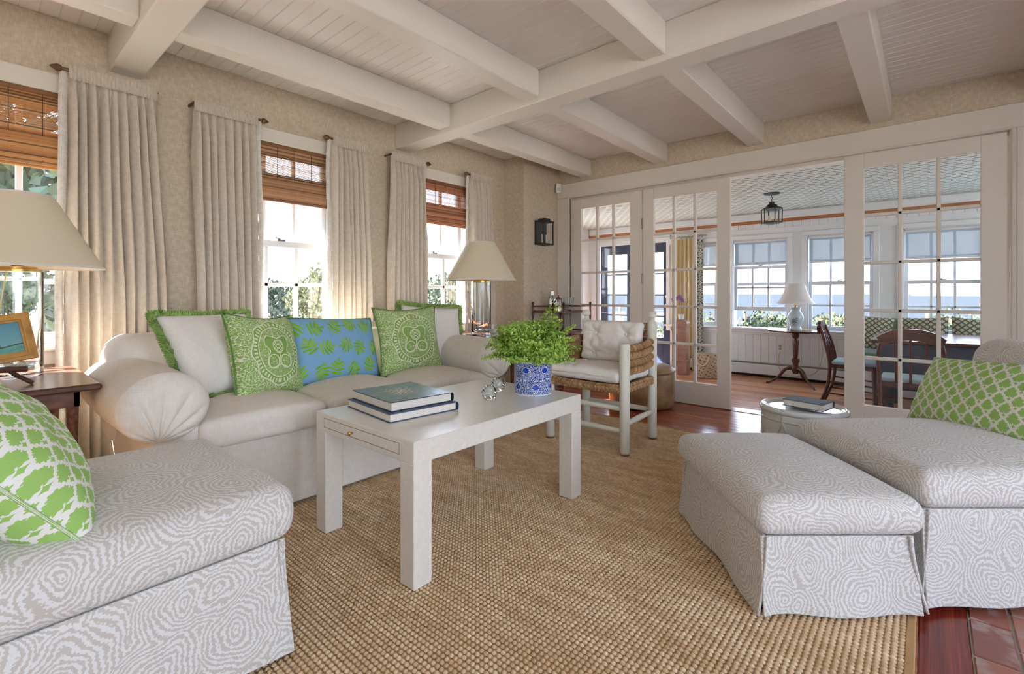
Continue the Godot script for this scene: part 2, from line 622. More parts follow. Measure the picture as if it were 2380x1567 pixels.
	sh2.backlight = Color(0.35, 0.33, 0.31)
	var pane := mat("pane_glass", Color(0.95, 0.98, 1.0, 0.03), 0.0)
	pane.transparency = BaseMaterial3D.TRANSPARENCY_ALPHA
	var gl := mat("solid_glass", Color(0.97, 0.99, 0.99, 0.0), 0.0)
	gl.transparency = BaseMaterial3D.TRANSPARENCY_ALPHA
	gl.refraction_enabled = true
	gl.refraction_scale = 0.05
	mat("wax", rgb(240, 232, 208), 0.5)
	mat("blue_door", rgb(44, 58, 86), 0.3)
	mat("plastic_white", rgb(236, 234, 228), 0.4)
	mat("dark_gap", rgb(30, 26, 24), 0.9)
	var hh := streak(512, 512, 1, 1, 0.05, 171, 4)
	mat("paper_edge", rgb(226, 220, 208), 0.8)
	mat("book_blue", rgb(62, 86, 118), 0.5)
	mat("book_dark", rgb(44, 58, 74), 0.45)
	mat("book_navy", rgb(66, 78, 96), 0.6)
	var cv := streak(256, 256, 1, 1, 0.03, 181, 3)
	var cw := streak(256, 256, 1, 1, 0.08, 183, 2)
	mat("book_cover", Color.WHITE, 0.25, paint(256, 256, func(x, y):
		var c := rgb(96, 122, 140).lerp(rgb(136, 156, 172), cv[y * 256 + x] / 255.0)
		var mid := 1.0 - clampf(Vector2((x - 128) / 100.0, (y - 128) / 96.0).length(), 0, 1)
		if cw[y * 256 + x] / 255.0 * (0.5 + mid) > 0.62: c = c.lerp(rgb(224, 206, 192) if cv[y * 256 + x] > 120 else rgb(232, 228, 222), 0.85)
		return c), 1.0)
	var pn := streak(256, 128, 4, 1, 0.06, 191, 2)
	mat("seascape", Color.WHITE, 0.5, paint(256, 128, func(x, y):
		var c := rgb(86, 152, 168).lerp(rgb(120, 176, 184), y / 90.0)
		if y > 96: c = rgb(80, 150, 140).lerp(rgb(120, 180, 160), pn[y * 256 + x] / 255.0)
		if absf(y - 95 - 3.0 * sin(x * 0.045)) < 2.2 and x > 30: c = rgb(44, 66, 58)
		if Vector2(x - 170, (y - 91) * 1.4).length() < 6.0: c = rgb(40, 60, 50)
		return c), 1.0)
	mat("gilt", Color.WHITE, 0.4, grain(256, 64, rgb(156, 108, 44), rgb(206, 158, 84), 195, 16), 3.0)
	M.gilt.metallic = 0.35
	mat("twig", rgb(92, 62, 50), 0.8)
	var dash := paint(256, 258, func(x, y):
		var row: int = y / 43
		var dx := posmod(x + (32 if row % 2 else 0), 64)
		var dy: int = y % 43
		return rgb(76, 90, 80) if dx < 40 and dy > 17.0 + 1.5 * sin(x * 0.5) and dy < 27 else rgb(222, 230, 222))
	mat("ceiling_paper", Color.WHITE, 0.9, dash, 1.0 / 0.48, true)
	mat("sun_wall", rgb(232, 234, 234), 0.5)
	var rs := mat("roller_shade", rgb(184, 202, 216), 0.8)
	rs.albedo_color.a = 0.84
	rs.transparency = BaseMaterial3D.TRANSPARENCY_ALPHA
	var yc := mat("yellow_curtain", rgb(226, 206, 158), 0.9)
	yc.backlight = Color(0.5, 0.44, 0.3)
	var fn := streak(256, 256, 1, 1, 0.05, 197, 2)
	mat("flower_band", Color.WHITE, 0.9, paint(256, 256, func(x, y):
		var s: float = fn[y * 256 + x] / 255.0
		return rgb(62, 78, 80) if s > 0.56 else rgb(150, 160, 140) if s > 0.46 else rgb(212, 208, 190)), 3.0)
	mat("basket", Color.WHITE, 0.9).vertex_color_use_as_albedo = true
	mat("rope", rgb(206, 190, 160), 0.9)
	mat("orchid", rgb(150, 100, 176), 0.6)
	mat("green_pad", rgb(112, 134, 110), 0.9)
	mat("blue_pad", rgb(176, 200, 206), 0.9)
	var tr := streak(256, 256, 1, 1, 0.02, 199, 2)
	mat("trellis_cloth", Color.WHITE, 0.9, paint(256, 256, func(x, y):
		var a := posmod(x + y, 64)
		var b := posmod(x - y, 64)
		return rgb(72, 84, 66) if a < 20 or b < 20 else rgb(190, 180, 146)), 1.6)
	mat("sea_dark", rgb(49, 55, 61), 1.0).metallic_specular = 0.0
	mat("bounce_ground", rgb(168, 166, 160), 1.0)  # pale ground surface, invented to bounce daylight up to the ceiling
	mat("dune", rgb(150, 150, 132), 1.0)
	mat("leaf", Color.WHITE, 0.6).vertex_color_use_as_albedo = true
	M.leaf.backlight = Color(0.35, 0.5, 0.15)
	mat("bark", rgb(86, 74, 62), 1.0)
	mat("fern", Color.WHITE, 0.55).vertex_color_use_as_albedo = true
	M.fern.backlight = Color(0.35, 0.55, 0.12)
	var br := streak(256, 256, 1, 1, 0.02, 205, 4)
	for i in 4:
		var lo: Color = [rgb(150, 88, 70), rgb(164, 100, 78), rgb(140, 84, 72), rgb(170, 112, 90)][i]
		mat("hearth_%d" % i, Color.WHITE, 0.35, paint(128, 128, func(x, y):
			var t: float = br[(y + i * 31) % 256 * 256 + (x + i * 57) % 256] / 255.0
			return lo.lerp(rgb(170, 142, 132), smoothstep(0.5, 0.85, t))), 3.0)
	mat("grout", rgb(170, 164, 144), 0.9)

# ---------------------------------------------------------------- room shell
const WX := -3.39   # window wall
const WZ := -4.40   # French-door wall
const CY := 2.44    # ceiling
const RX := 2.3     # far side of the room, out of view
const FZ := 2.5     # end of the room behind the camera
const SZ := -7.455  # sunroom sea wall
const SY := -0.15   # sunroom floor
const WIN := [-0.10, -1.50, -2.90]

# wall with openings: runs along a (x or z), list of [a0, a1, y0, y1] holes
func holed(st: SurfaceTool, a0: float, a1: float, y0: float, y1: float, t0: float, t1: float, holes: Array, along_x: bool) -> void:
	var cur := a0
	for h in holes:
		_slab(st, cur, h[0], y0, y1, t0, t1, along_x)
		_slab(st, h[0], h[1], y0, h[2], t0, t1, along_x)
		_slab(st, h[0], h[1], h[3], y1, t0, t1, along_x)
		cur = h[1]
	_slab(st, cur, a1, y0, y1, t0, t1, along_x)

func _slab(st: SurfaceTool, a0: float, a1: float, y0: float, y1: float, t0: float, t1: float, along_x: bool) -> void:
	if a1 - a0 < 0.001 or y1 - y0 < 0.001: return
	if along_x: bx(st, a0, a1, y0, y1, t0, t1)
	else: bx(st, t0, t1, y0, y1, a0, a1)

func build_shell() -> void:
	# walls
	var st := S()
	var holes := []
	for i in [2, 1, 0]: holes.append([WIN[i] - 0.36, WIN[i] + 0.36, 0.76, 2.05])
	holes.append([1.0, 1.72, 0.76, 2.05])
	holed(st, WZ - 0.15, FZ + 0.15, 0.0, CY + 0.1, WX - 0.15, WX, holes, false)
	fin(st, "wall_left", M.grasscloth).set_meta("kind", "structure")
	st = S()
	bx(st, -4.34, WX - 0.15, 2.40, 2.54, WZ - 0.3, FZ + 0.4, 0.01)
	fin(st, "roof_eave", M.cream).set_meta("kind", "structure")
	st = S()
	bx(st, WX, -3.12, 0.0, CY, WZ, -3.79)
	fin(st, "wall_corner", M.grasscloth).set_meta("kind", "structure")
	st = S()
	holed(st, -4.75, 2.6, SY - 0.1, CY + 0.1, WZ - 0.15, WZ, [[-2.955, 0.40, 0.0, 2.075]], true)
	fin(st, "wall_back", M.grasscloth).set_meta("kind", "structure")
	st = S()
	holed(st, WZ, FZ + 0.15, 0.0, CY + 0.1, RX, RX + 0.15, [[-2.0, -0.2, 0.3, 2.2], [0.3, 2.1, 0.3, 2.2]], false)  # both openings are out of view, widened for more fill light
	fin(st, "wall_right", M.grasscloth).set_meta("kind", "structure")
	st = S()
	holed(st, WX, RX + 0.15, 0.0, CY + 0.1, FZ, FZ + 0.15, [], true)
	fin(st, "wall_front", M.grasscloth).set_meta("kind", "structure")
	# floor: slab and boards in sight
	var fl := setting("floor", "reddish hardwood floor boards with a brick hearth inset")
	st = S()
	bx(st, WX - 0.15, RX + 0.15, -0.12, -0.013, WZ - 0.15, FZ + 0.15)
	fin(st, "subfloor", M.floor_0, fl)
	var z := WZ - 0.15
	var row := 0
	while z < -1.2:
		var x := WX
		x -= R.randf() * 1.2
		while x < RX:
			var l := R.randf_range(1.1, 2.1)
			var x0 := maxf(x, WX)
			var x1 := minf(x + l, RX)
			if z > -2.96: x1 = minf(x1, -0.02)
			if x1 - x0 > 0.05:
				st = S()
				bx(st, x0 + 0.0006, x1 - 0.0006, -0.013, 0.0, z + 0.0006, z + 0.0824, 0.0018)
				fin(st, "board", M["floor_%d" % R.randi_range(0, 3)], fl)
			x += l
		z += 0.083
		row += 1
	st = S()
	box(st, Vector3.ZERO, Vector3(2.9, 0.013, 0.113), 0.002)
	var border: Mesh = done(st)
	for b in [[0.038, -1.45], [0.038, 1.45]]:
		place(border, "border_board", M.border_wood, fl, rot(Vector3(b[0], -0.0065, b[1]), 0, 90))
	st = S()
	bx(st, 0.096, 1.30, -0.013, -0.004, -2.9, 0.6)
	fin(st, "grout_bed", M.grout, fl)
	st = S()
	box(st, Vector3.ZERO, Vector3(0.094, 0.014, 0.197), 0.003)
	var brick: Mesh = done(st)
	for i in 12:
		for j in 17:
			var bz := -2.80 + j * 0.205 + (0.1025 if i % 2 else 0.0)
			place(brick, "brick", M["hearth_%d" % R.randi_range(0, 3)], fl, at(0.147 + i * 0.1, -0.006 + R.randf_range(-0.001, 0.001), bz))
	# ceiling: grooved boards, beams, cross joists
	var ce := setting("ceiling", "cream painted beadboard ceiling with deep boxed beams")
	st = S()
	bx(st, WX - 0.15, RX + 0.15, CY + 0.02, CY + 0.1, WZ - 0.15, FZ + 0.15)
	fin(st, "deck", M.board_paint, ce)
	st = S()
	box(st, Vector3.ZERO, Vector3(RX - WX, 0.02, 0.0722), 0.0045)
	var plank: Mesh = done(st)
	for i in 96: place(plank, "board", M.board_paint, ce, at((RX + WX) / 2, CY + 0.01, WZ + 0.0363 + i * 0.0725))
	for b in [[-2.57, -2.41], [-0.685, -0.54], [1.20, 1.35]]:
		st = S()
		bx(st, WX, RX, 2.238, CY, b[0], b[1], 0.006)
		fin(st, "beam", M.cream, ce)
	var spans := [[WZ, -2.57], [-2.41, -0.685], [-0.54, 1.20], [1.35, FZ]]
	for x in [-2.755, -1.92, -1.09, -0.255, 0.58, 1.42]:
		for s in spans:
			st = S()
			bx(st, x - 0.0625, x + 0.0625, 2.268, CY, s[0], s[1], 0.006)
			fin(st, "joist", M.cream, ce)
	# baseboards
	st = S()
	bx(st, WX, WX + 0.018, 0.0, 0.14, WZ, FZ, 0.004)
	fin(st, "baseboard_left", M.cream).set_meta("kind", "structure")
	st = S()
	bx(st, -3.12, -3.102, 0.0, 0.14, WZ, -3.79, 0.004)
	fin(st, "baseboard_corner", M.cream).set_meta("kind", "structure")
	st = S()
	bx(st, 0.58, RX, 0.0, 0.14, WZ, WZ + 0.018, 0.004)
	fin(st, "baseboard_back", M.cream).set_meta("kind", "structure")
	# casing of the wide opening
	st = S()
	bx(st, -3.12, RX, 2.072, 2.228, WZ, WZ + 0.024, 0.005)
	bx(st, -2.97, 0.42, 2.066, 2.078, WZ, WZ + 0.032, 0.003)
	fin(st, "trim_1", M.cream).set_meta("kind", "structure")
	st = S()
	bx(st, -3.12, -2.955, 0.0, 2.072, WZ, WZ + 0.024, 0.005)
	bx(st, -2.972, -2.955, 0.0, 2.072, WZ, WZ + 0.034, 0.004)
	fin(st, "trim_2", M.cream).set_meta("kind", "structure")
	st = S()
	bx(st, 0.40, 0.60, 0.0, 2.072, WZ, WZ + 0.024, 0.005)
	bx(st, 0.405, 0.42, 0.0, 2.072, WZ, WZ + 0.034, 0.004)
	bx(st, 0.428, 0.44, 0.0, 2.072, WZ, WZ + 0.030, 0.003)
	fin(st, "trim_3", M.cream).set_meta("kind", "structure")
	# woven sisal rug
	var rug := thing("sisal_rug", "large tan sisal rug with a bumpy basket weave under the coffee table", "rug", Vector3(-1.6375, 0, -1.38))
	st = S()
	bx(st, -1.6125, 1.6125, 0.0, 0.007, -2.14, 2.14, 0.002)
	fin(st, "backing", M.rug_base, rug)
	st = S()
	for e in [[1.5895, 1.6125, -2.14, 2.14], [-1.6125, -1.5895, -2.14, 2.14], [-1.5895, 1.5895, -2.14, -2.117]]: bx(st, e[0], e[1], 0.001, 0.0125, e[2], e[3], 0.003)
	fin(st, "binding", M.rug_tape, rug)
	st = S()
	lathe(st, [Vector2(0.5, 0.0), Vector2(0.43, 0.45), Vector2(0.24, 0.85), Vector2(0.0, 1.0)], 8, Transform3D(), 9.0)
	var dome: Mesh = done(st)
	var xs := []
	var cs := []
	var tone := noise(0.9, 77, 3)
	for i in 187:
		for j in 250:
			var x := -1.5785 + i * 0.017
			var zz := -2.108 + j * 0.017
			var b := Basis(Vector3.UP, R.randf_range(-0.12, 0.12)).scaled(Vector3(0.0182, 0.0064 + R.randf() * 0.0012, 0.0146))
			xs.append(Transform3D(b, Vector3(x + R.randf_range(-0.001, 0.001), 0.0066, zz)))
			var t := 0.5 + tone.get_noise_2d(x * 3.0, zz * 12.0) * 0.5 + R.randf_range(-0.25, 0.25)
			cs.append(rgb(204, 168, 124).lerp(rgb(243, 217, 180), clampf(t, 0, 1)).srgb_to_linear())
	many(dome, xs, "weave", M.rug_bump, rug, cs)

# ---------------------------------------------------------------- sash windows
# origin on the room face of the wall under the opening's middle; x along the wall, z into the room
func sash_window(called: String, where: Transform3D, w: float, y0: float, y1: float, meet: float, o := {}) -> Node3D:
	var n := setting(called, o.get("label", ""))
	n.transform = where
	var paint_: Material = o.get("paint", M.sash_paint)
	var trim: Material = o.get("trim", M.cream)
	var h := w / 2
	var cw: float = o.get("casing", 0.09)
	var cols: int = o.get("cols", 3)
	var deep: float = o.get("deep", 0.15)
	var st := S()
	for s in [-1.0, 1.0]:
		st = S()
		bx(st, s * h, s * (h + cw), y0 - 0.03, y1, 0.0, 0.02, 0.004)
		fin(st, "casing", trim, n)
		st = S()
		bx(st, s * (h - 0.012), s * h, y0, y1, -deep, 0.0)
		fin(st, "jamb", paint_, n)
	st = S()
	bx(st, -h - cw, h + cw, y1, y1 + o.get("head", 0.095), 0.0, 0.024, 0.005)
	fin(st, "head_casing", trim, n)
	st = S()
	bx(st, -h, h, y1 - 0.012, y1, -deep, 0.0)
	bx(st, -h, h, y0 - 0.02, y0, -deep - 0.04, 0.0)
	fin(st, "frame", paint_, n)
	st = S()
	bx(st, -h - cw - 0.02, h + cw + 0.02, y0 - 0.03, y0, 0.0, 0.055, 0.008)
	fin(st, "stool", trim, n)
	st = S()
	bx(st, -h - cw, h + cw, y0 - 0.10, y0 - 0.03, 0.0, 0.02, 0.004)
	fin(st, "apron", trim, n)
	var lift: float = o.get("lift", 0.0)
	_sash(n, w - 0.024, y0 + lift, meet + 0.022 + lift, -0.075, cols, paint_, 0.06)
	_sash(n, w - 0.024, meet - 0.022, y1 - 0.012, -0.115, cols, paint_, 0.045)
	st = S()
	bx(st, -0.03, 0.03, meet + 0.022 + lift, meet + 0.034 + lift, -0.085, -0.06, 0.004)
	tube(st, [Vector3(-0.005, meet + 0.036 + lift, -0.07), Vector3(-0.04, meet + 0.044 + lift, -0.066)], 0.005, 6)
	fin(st, "sash_lock", M.hinge_steel, n)
	return n

func _sash(n: Node3D, w: float, y0: float, y1: float, z: float, cols: int, paint_: Material, low: float) -> void:
	var h := w / 2
	var sw := 0.034
	var top := 0.044
	for s in [-1.0, 1.0]:
		var st := S()
		bx(st, s * (h - sw), s * h, y0, y1, z - 0.018, z + 0.018, 0.003)
		fin(st, "stile", paint_, n)
	for e in [[y0, y0 + low], [y1 - top, y1]]:
		var st := S()
		bx(st, -h + sw, h - sw, e[0], e[1], z - 0.018, z + 0.018, 0.003)
		fin(st, "rail", paint_, n)
	_lights(n, -h + sw, h - sw, y0 + low, y1 - top, z, cols, 2, paint_, 0.027, 0.014)

# glazing bars and panes between x0..x1, y0..y1
func _lights(n: Node3D, x0: float, x1: float, y0: float, y1: float, z: float, cols: int, rows: int, paint_: Material, bar: float, half: float) -> void:
	var dx := (x1 - x0) / cols
	var dy := (y1 - y0) / rows
	for i in range(1, cols):
		var st := S()
		bx(st, x0 + dx * i - bar / 2, x0 + dx * i + bar / 2, y0, y1, z - half, z + half, 0.004)
		fin(st, "muntin", paint_, n)
	for j in range(1, rows):
		var st := S()
		bx(st, x0, x1, y0 + dy * j - bar / 2, y0 + dy * j + bar / 2, z - half, z + half, 0.004)
		fin(st, "muntin", paint_, n)
	var q := S()
	q.set_smooth_group(-1)
	face(q, [Vector3(-dx / 2, -dy / 2, 0), Vector3(dx / 2, -dy / 2, 0), Vector3(dx / 2, dy / 2, 0), Vector3(-dx / 2, dy / 2, 0)], Vector3(0, 0, 1))
	var glass: Mesh = done(q)
	for i in cols:
		for j in rows: place(glass, "pane", M.pane_glass, n, at(x0 + dx * (i + 0.5), y0 + dy * (j + 0.5), z))

func build_windows() -> void:
	for i in 3: sash_window("window_%d" % (i + 1), Transform3D(Basis(Vector3.UP, PI / 2), Vector3(WX, 0, WIN[i])), 0.72, 0.76, 2.05, 1.37, {"label": "white double-hung sash window behind a bamboo blind"})
	sash_window("window_4", Transform3D(Basis(Vector3.UP, PI / 2), Vector3(WX, 0, 1.36)), 0.72, 0.76, 2.05, 1.37)
	var k := 5
	for z in [-1.1, 1.2]:
		sash_window("window_%d" % k, Transform3D(Basis(Vector3.UP, -PI / 2), Vector3(RX, 0, z)), 1.8, 0.3, 2.2, 1.25, {"cols": 4})  # unseen windows, added to fill the room with daylight from the right
		k += 1
	# split-bamboo blinds: a looser single layer shows daylight between folded double layers
	for i in 3:
		var b := thing("bamboo_blind", ["honey bamboo roman blind half drawn at window beside the picture frame", "brown bamboo roman blind half drawn in window above the blue cushion", "reddish bamboo roman blind half drawn in window beside the far glass lamp"][i], "blind", Vector3(WX + 0.001, 1.652, WIN[i]), 90, "bamboo blinds")
		var front := []
		var back := []
		var fc := []
		var bc := []
		var y := 0.0
		while y < 0.396:
			front.append(at(0, y + 0.003, R.randf_range(-0.0015, 0.0015)))
			fc.append(_bamboo(i))
			if y < 0.185 or y > 0.30:
				back.append(at(0, y + 0.0065, -0.008))
				bc.append(_bamboo(i))
				if y < 0.16:
					back.append(at(0, y + 0.003, 0.012 + 0.006 * sin(y * 20.0)))
					bc.append(_bamboo(i))
			y += 0.0072
		var st := S()
		box(st, Vector3.ZERO, Vector3(0.70, 0.0061, 0.0028), 0.001)
		var slat: Mesh = done(st)
		many(slat, front + back, "slats", M.bamboo_slat, b, fc + bc)
		st = S()
		bx(st, -0.352, 0.352, 0.375, 0.398, -0.03, 0.008, 0.003)
		fin(st, "head_rail", M.bare_wood, b)
		for c in 6:
			st = S()
			bx(st, -0.30 + c * 0.12, -0.297 + c * 0.12, 0.0, 0.39, 0.004, 0.0065)
			fin(st, "cord", M.string_brown, b)

func _bamboo(i: int) -> Color:
	var a := [rgb(182, 122, 68), rgb(170, 122, 86), rgb(176, 112, 78)]
	var b := [rgb(224, 168, 106), rgb(214, 168, 126), rgb(218, 154, 114)]
	var t := R.randf()
	var c: Color = a[i].lerp(b[i], t)
	if R.randf() < 0.22: c = c.darkened(0.38)
	return c.srgb_to_linear()

# ---------------------------------------------------------------- glazed doors
func leaf_door(n: Node3D, w: float, h: float, paint_: Material, cols := 3, rows := 5, stile := 0.115, top := 0.115, low := 0.205) -> void:
	for e in [[0.0, stile], [w - stile, w]]:
		var st := S()
		bx(st, e[0], e[1], 0.0, h, -0.02, 0.02, 0.003)
		fin(st, "stile", paint_, n)
	for e in [[0.0, low], [h - top, h]]:
		var st := S()
		bx(st, stile, w - stile, e[0], e[1], -0.02, 0.02, 0.002)
		fin(st, "rail", paint_, n)
	_lights(n, stile, w - stile, low, h - top, 0.0, cols, rows, paint_, 0.024, 0.016)

func build_doors() -> void:
	var specs := [[-2.952, 0.832, WZ - 0.022, "narrow fixed french door panel behind the drinks cart"], [-2.112, 0.816, WZ - 0.022, "french door leaf hinged beside the rush armchair"], [-0.468, 0.850, WZ + 0.055, "french door leaf folded back behind the slipper chair"]]
	for i in 3:
		var s: Array = specs[i]
		var d := setting("door_%d" % (i + 1), s[3])
		d.position = Vector3(s[0], 0.008, s[2])
		leaf_door(d, s[1], 2.034, M.cream, 3, 5, 0.12 if i == 2 else 0.13 if i == 0 else 0.112, 0.105, 0.20)
		if i == 1:
			for y in [0.28, 1.16, 1.70]:
				var st := S()
				bx(st, -0.010, 0.004, y - 0.045, y + 0.045, 0.012, 0.026, 0.003)
				tube(st, [Vector3(-0.004, y - 0.052, 0.027), Vector3(-0.004, y + 0.052, 0.027)], 0.006, 8)
				fin(st, "hinge", M.hinge_steel, d)
	var st := S()
	bx(st, -2.955, 0.40, 2.045, 2.075, WZ - 0.15, WZ - 0.05)
	fin(st, "trim_4", M.cream).set_meta("kind", "structure")
	st = S()
	bx(st, -2.955, 0.40, -0.012, 0.004, WZ - 0.16, WZ - 0.01, 0.003)
	fin(st, "trim_5", M.floor_2).set_meta("kind", "structure")

# ---------------------------------------------------------------- sunroom shell
func build_sunroom() -> void:
	var st := S()
	bx(st, -4.75, 2.75, SY - 0.12, SY - 0.013, SZ - 0.15, WZ - 0.15)
	var fl := setting("floor_sunroom", "orange-brown hardwood floor of the sunroom")
	fin(st, "subfloor", M.sun_floor_0, fl)
	var z := SZ
	while z < WZ - 0.16:
		var x := -4.6 - R.randf() * 1.2
		while x < 1.8:
			var l := R.randf_range(1.6, 2.8)
			var x0 := maxf(x, -4.6)
			var x1 := minf(x + l, 1.8)
			st = S()
			bx(st, x0 + 0.0006, x1 - 0.0006, SY - 0.013, SY, z + 0.0006, minf(z + 0.0824, WZ - 0.152), 0.0018)
			fin(st, "board", M["sun_floor_%d" % R.randi_range(0, 3)], fl)
			x += l
		z += 0.083
	st = S()
	bx(st, -4.75, 2.75, 2.17, 2.30, SZ - 0.15, WZ - 0.15)
	fin(st, "ceiling_sunroom", M.ceiling_paper).set_meta("kind", "structure")
	var bays := [[-2.75], [-1.805], [-0.86], [0.14], [1.10]]
	var holes := [[-4.40, -3.09, SY, 1.86]]
	for b in bays: holes.append([b[0] - 0.356, b[0] + 0.356, 0.536, 1.80])
	var wall := setting("wall_sunroom", "white painted sea wall of the sunroom with boarded dado")
	st = S()
	holed(st, -4.75, 2.75, SY - 0.1, 2.3, SZ - 0.15, SZ, holes, true)
	fin(st, "studwork", M.sun_wall, wall)
	st = S()
	box(st, Vector3.ZERO, Vector3(0.0985, 0.62, 0.012), 0.004)
	var panel: Mesh = done(st)
	st = S()
	box(st, Vector3.ZERO, Vector3(0.0985, 0.17, 0.012), 0.004)
	var short: Mesh = done(st)
	for i in 42:
		place(panel, "dado_board", M.sun_wall, wall, at(-3.03 + i * 0.1, SY + 0.31, SZ + 0.006))
		place(short, "frieze_board", M.sun_wall, wall, at(-3.03 + i * 0.1, 2.025, SZ + 0.006))
	st = S()
	bx(st, -4.6, 2.6, 2.055, 2.17, SZ, SZ + 0.05, 0.02)
	fin(st, "cove", M.sun_wall, wall)
	st = S()
	bx(st, -4.6, 2.6, 2.013, 2.057, SZ, SZ + 0.035, 0.006)
	fin(st, "picture_rail", M.rail_wood, wall)
	st = S()
	bx(st, -3.05, 2.6, 0.465, 0.512, SZ, SZ + 0.03, 0.006)
	fin(st, "dado_rail", M.sun_wall, wall)
	st = S()
	holed(st, SZ - 0.15, WZ - 0.15, SY - 0.1, 2.3, -4.75, -4.6, [[-6.6, -5.9, 0.3, 1.5]], false)
	fin(st, "wall_sunroom_left", M.sun_wall).set_meta("kind", "structure")
	st = S()
	holed(st, SZ - 0.15, WZ - 0.15, SY - 0.1, 2.3, 2.6, 2.75, [[-7.0, -5.4, 0.4, 1.8]], false)  # bare unseen opening, added to let more daylight into the sunroom
	fin(st, "wall_sunroom_right", M.sun_wall).set_meta("kind", "structure")
	st = S()
	bx(st, -4.6, -3.39, SY, 2.2, WZ - 0.16, WZ - 0.15)
	bx(st, 0.40, 2.6, SY, 2.2, WZ - 0.16, WZ - 0.15)
	bx(st, -3.39, -2.955, SY, 2.2, WZ - 0.16, WZ - 0.15)
	bx(st, -2.955, 0.40, 2.075, 2.2, WZ - 0.16, WZ - 0.15)
	bx(st, -2.955, 0.40, SY, -0.012, WZ - 0.16, WZ - 0.15)
	fin(st, "wall_sunroom_inner", M.sun_wall).set_meta("kind", "structure")
	var k := 20
	var shades := ["pale roller shade half drawn at the window behind the wicker basket", "pale roller shade above the raised sunroom sash", "pale roller shade at the window beside the vase lamp", "pale roller shade above the cushioned window bench", "pale roller shade at the sunroom window farthest along the bench"]
	for i in 5:
		sash_window("window_%d" % k, at(bays[i][0], 0, SZ), 0.712, 0.536, 1.80, 1.16, {"label": "white sunroom sash window facing the sea", "trim": M.sun_wall, "casing": 0.06, "head": 0.06, "lift": 0.24 if i == 1 else 0.0})
		k += 1
		var sh := thing("roller_shade", shades[i], "shade", Vector3(bays[i][0], 1.44, SZ - 0.03), 0, "roller shades along the sea wall")
		st = S()
		bx(st, -0.335, 0.335, 0.0, 0.34, -0.0008, 0.0008)
		fin(st, "cloth", M.roller_shade, sh)
		st = S()
		bx(st, -0.338, 0.338, -0.008, 0.014, -0.004, 0.006, 0.003)
		fin(st, "hem_bar", M.sun_wall, sh)
		st = S()
		tube(st, [Vector3(-0.34, 0.335, -0.004), Vector3(0.34, 0.335, -0.004)], 0.018, 12)
		fin(st, "roller", M.sun_wall, sh)
	# dark blue garden doors at the left end
	for i in 2:
		var d := setting("door_%d" % (5 + i), ["dark blue glazed garden door seen through the fixed panel", "dark blue glazed garden door with two white knobs"][i])
		d.position = Vector3([-4.38, -3.735][i], SY + 0.005, SZ - 0.04)
		leaf_door(d, 0.635, 2.0, M.blue_door, 1, 4, 0.13, 0.16, 0.45)
		if i == 1:
			for y in [0.98, 1.12]:
				st = S()
				lathe(st, [Vector2(0.0, 0.0), Vector2(0.022, 0.0), Vector2(0.022, 0.006), Vector2(0.01, 0.012), Vector2(0.024, 0.03), Vector2(0.022, 0.042), Vector2(0.0, 0.047)], 16, rot(Vector3(0.57, y, 0.02), 90))
				fin(st, "knob", M.porcelain_white, d)
	st = S()
	bx(st, -4.46, -4.385, SY, 1.93, SZ, SZ + 0.02, 0.004)
	bx(st, -3.095, -3.03, SY, 1.93, SZ, SZ + 0.02, 0.004)
	bx(st, -4.385, -3.095, 1.86, 1.93, SZ, SZ + 0.02, 0.004)
	fin(st, "trim_6", M.sun_wall).set_meta("kind", "structure")

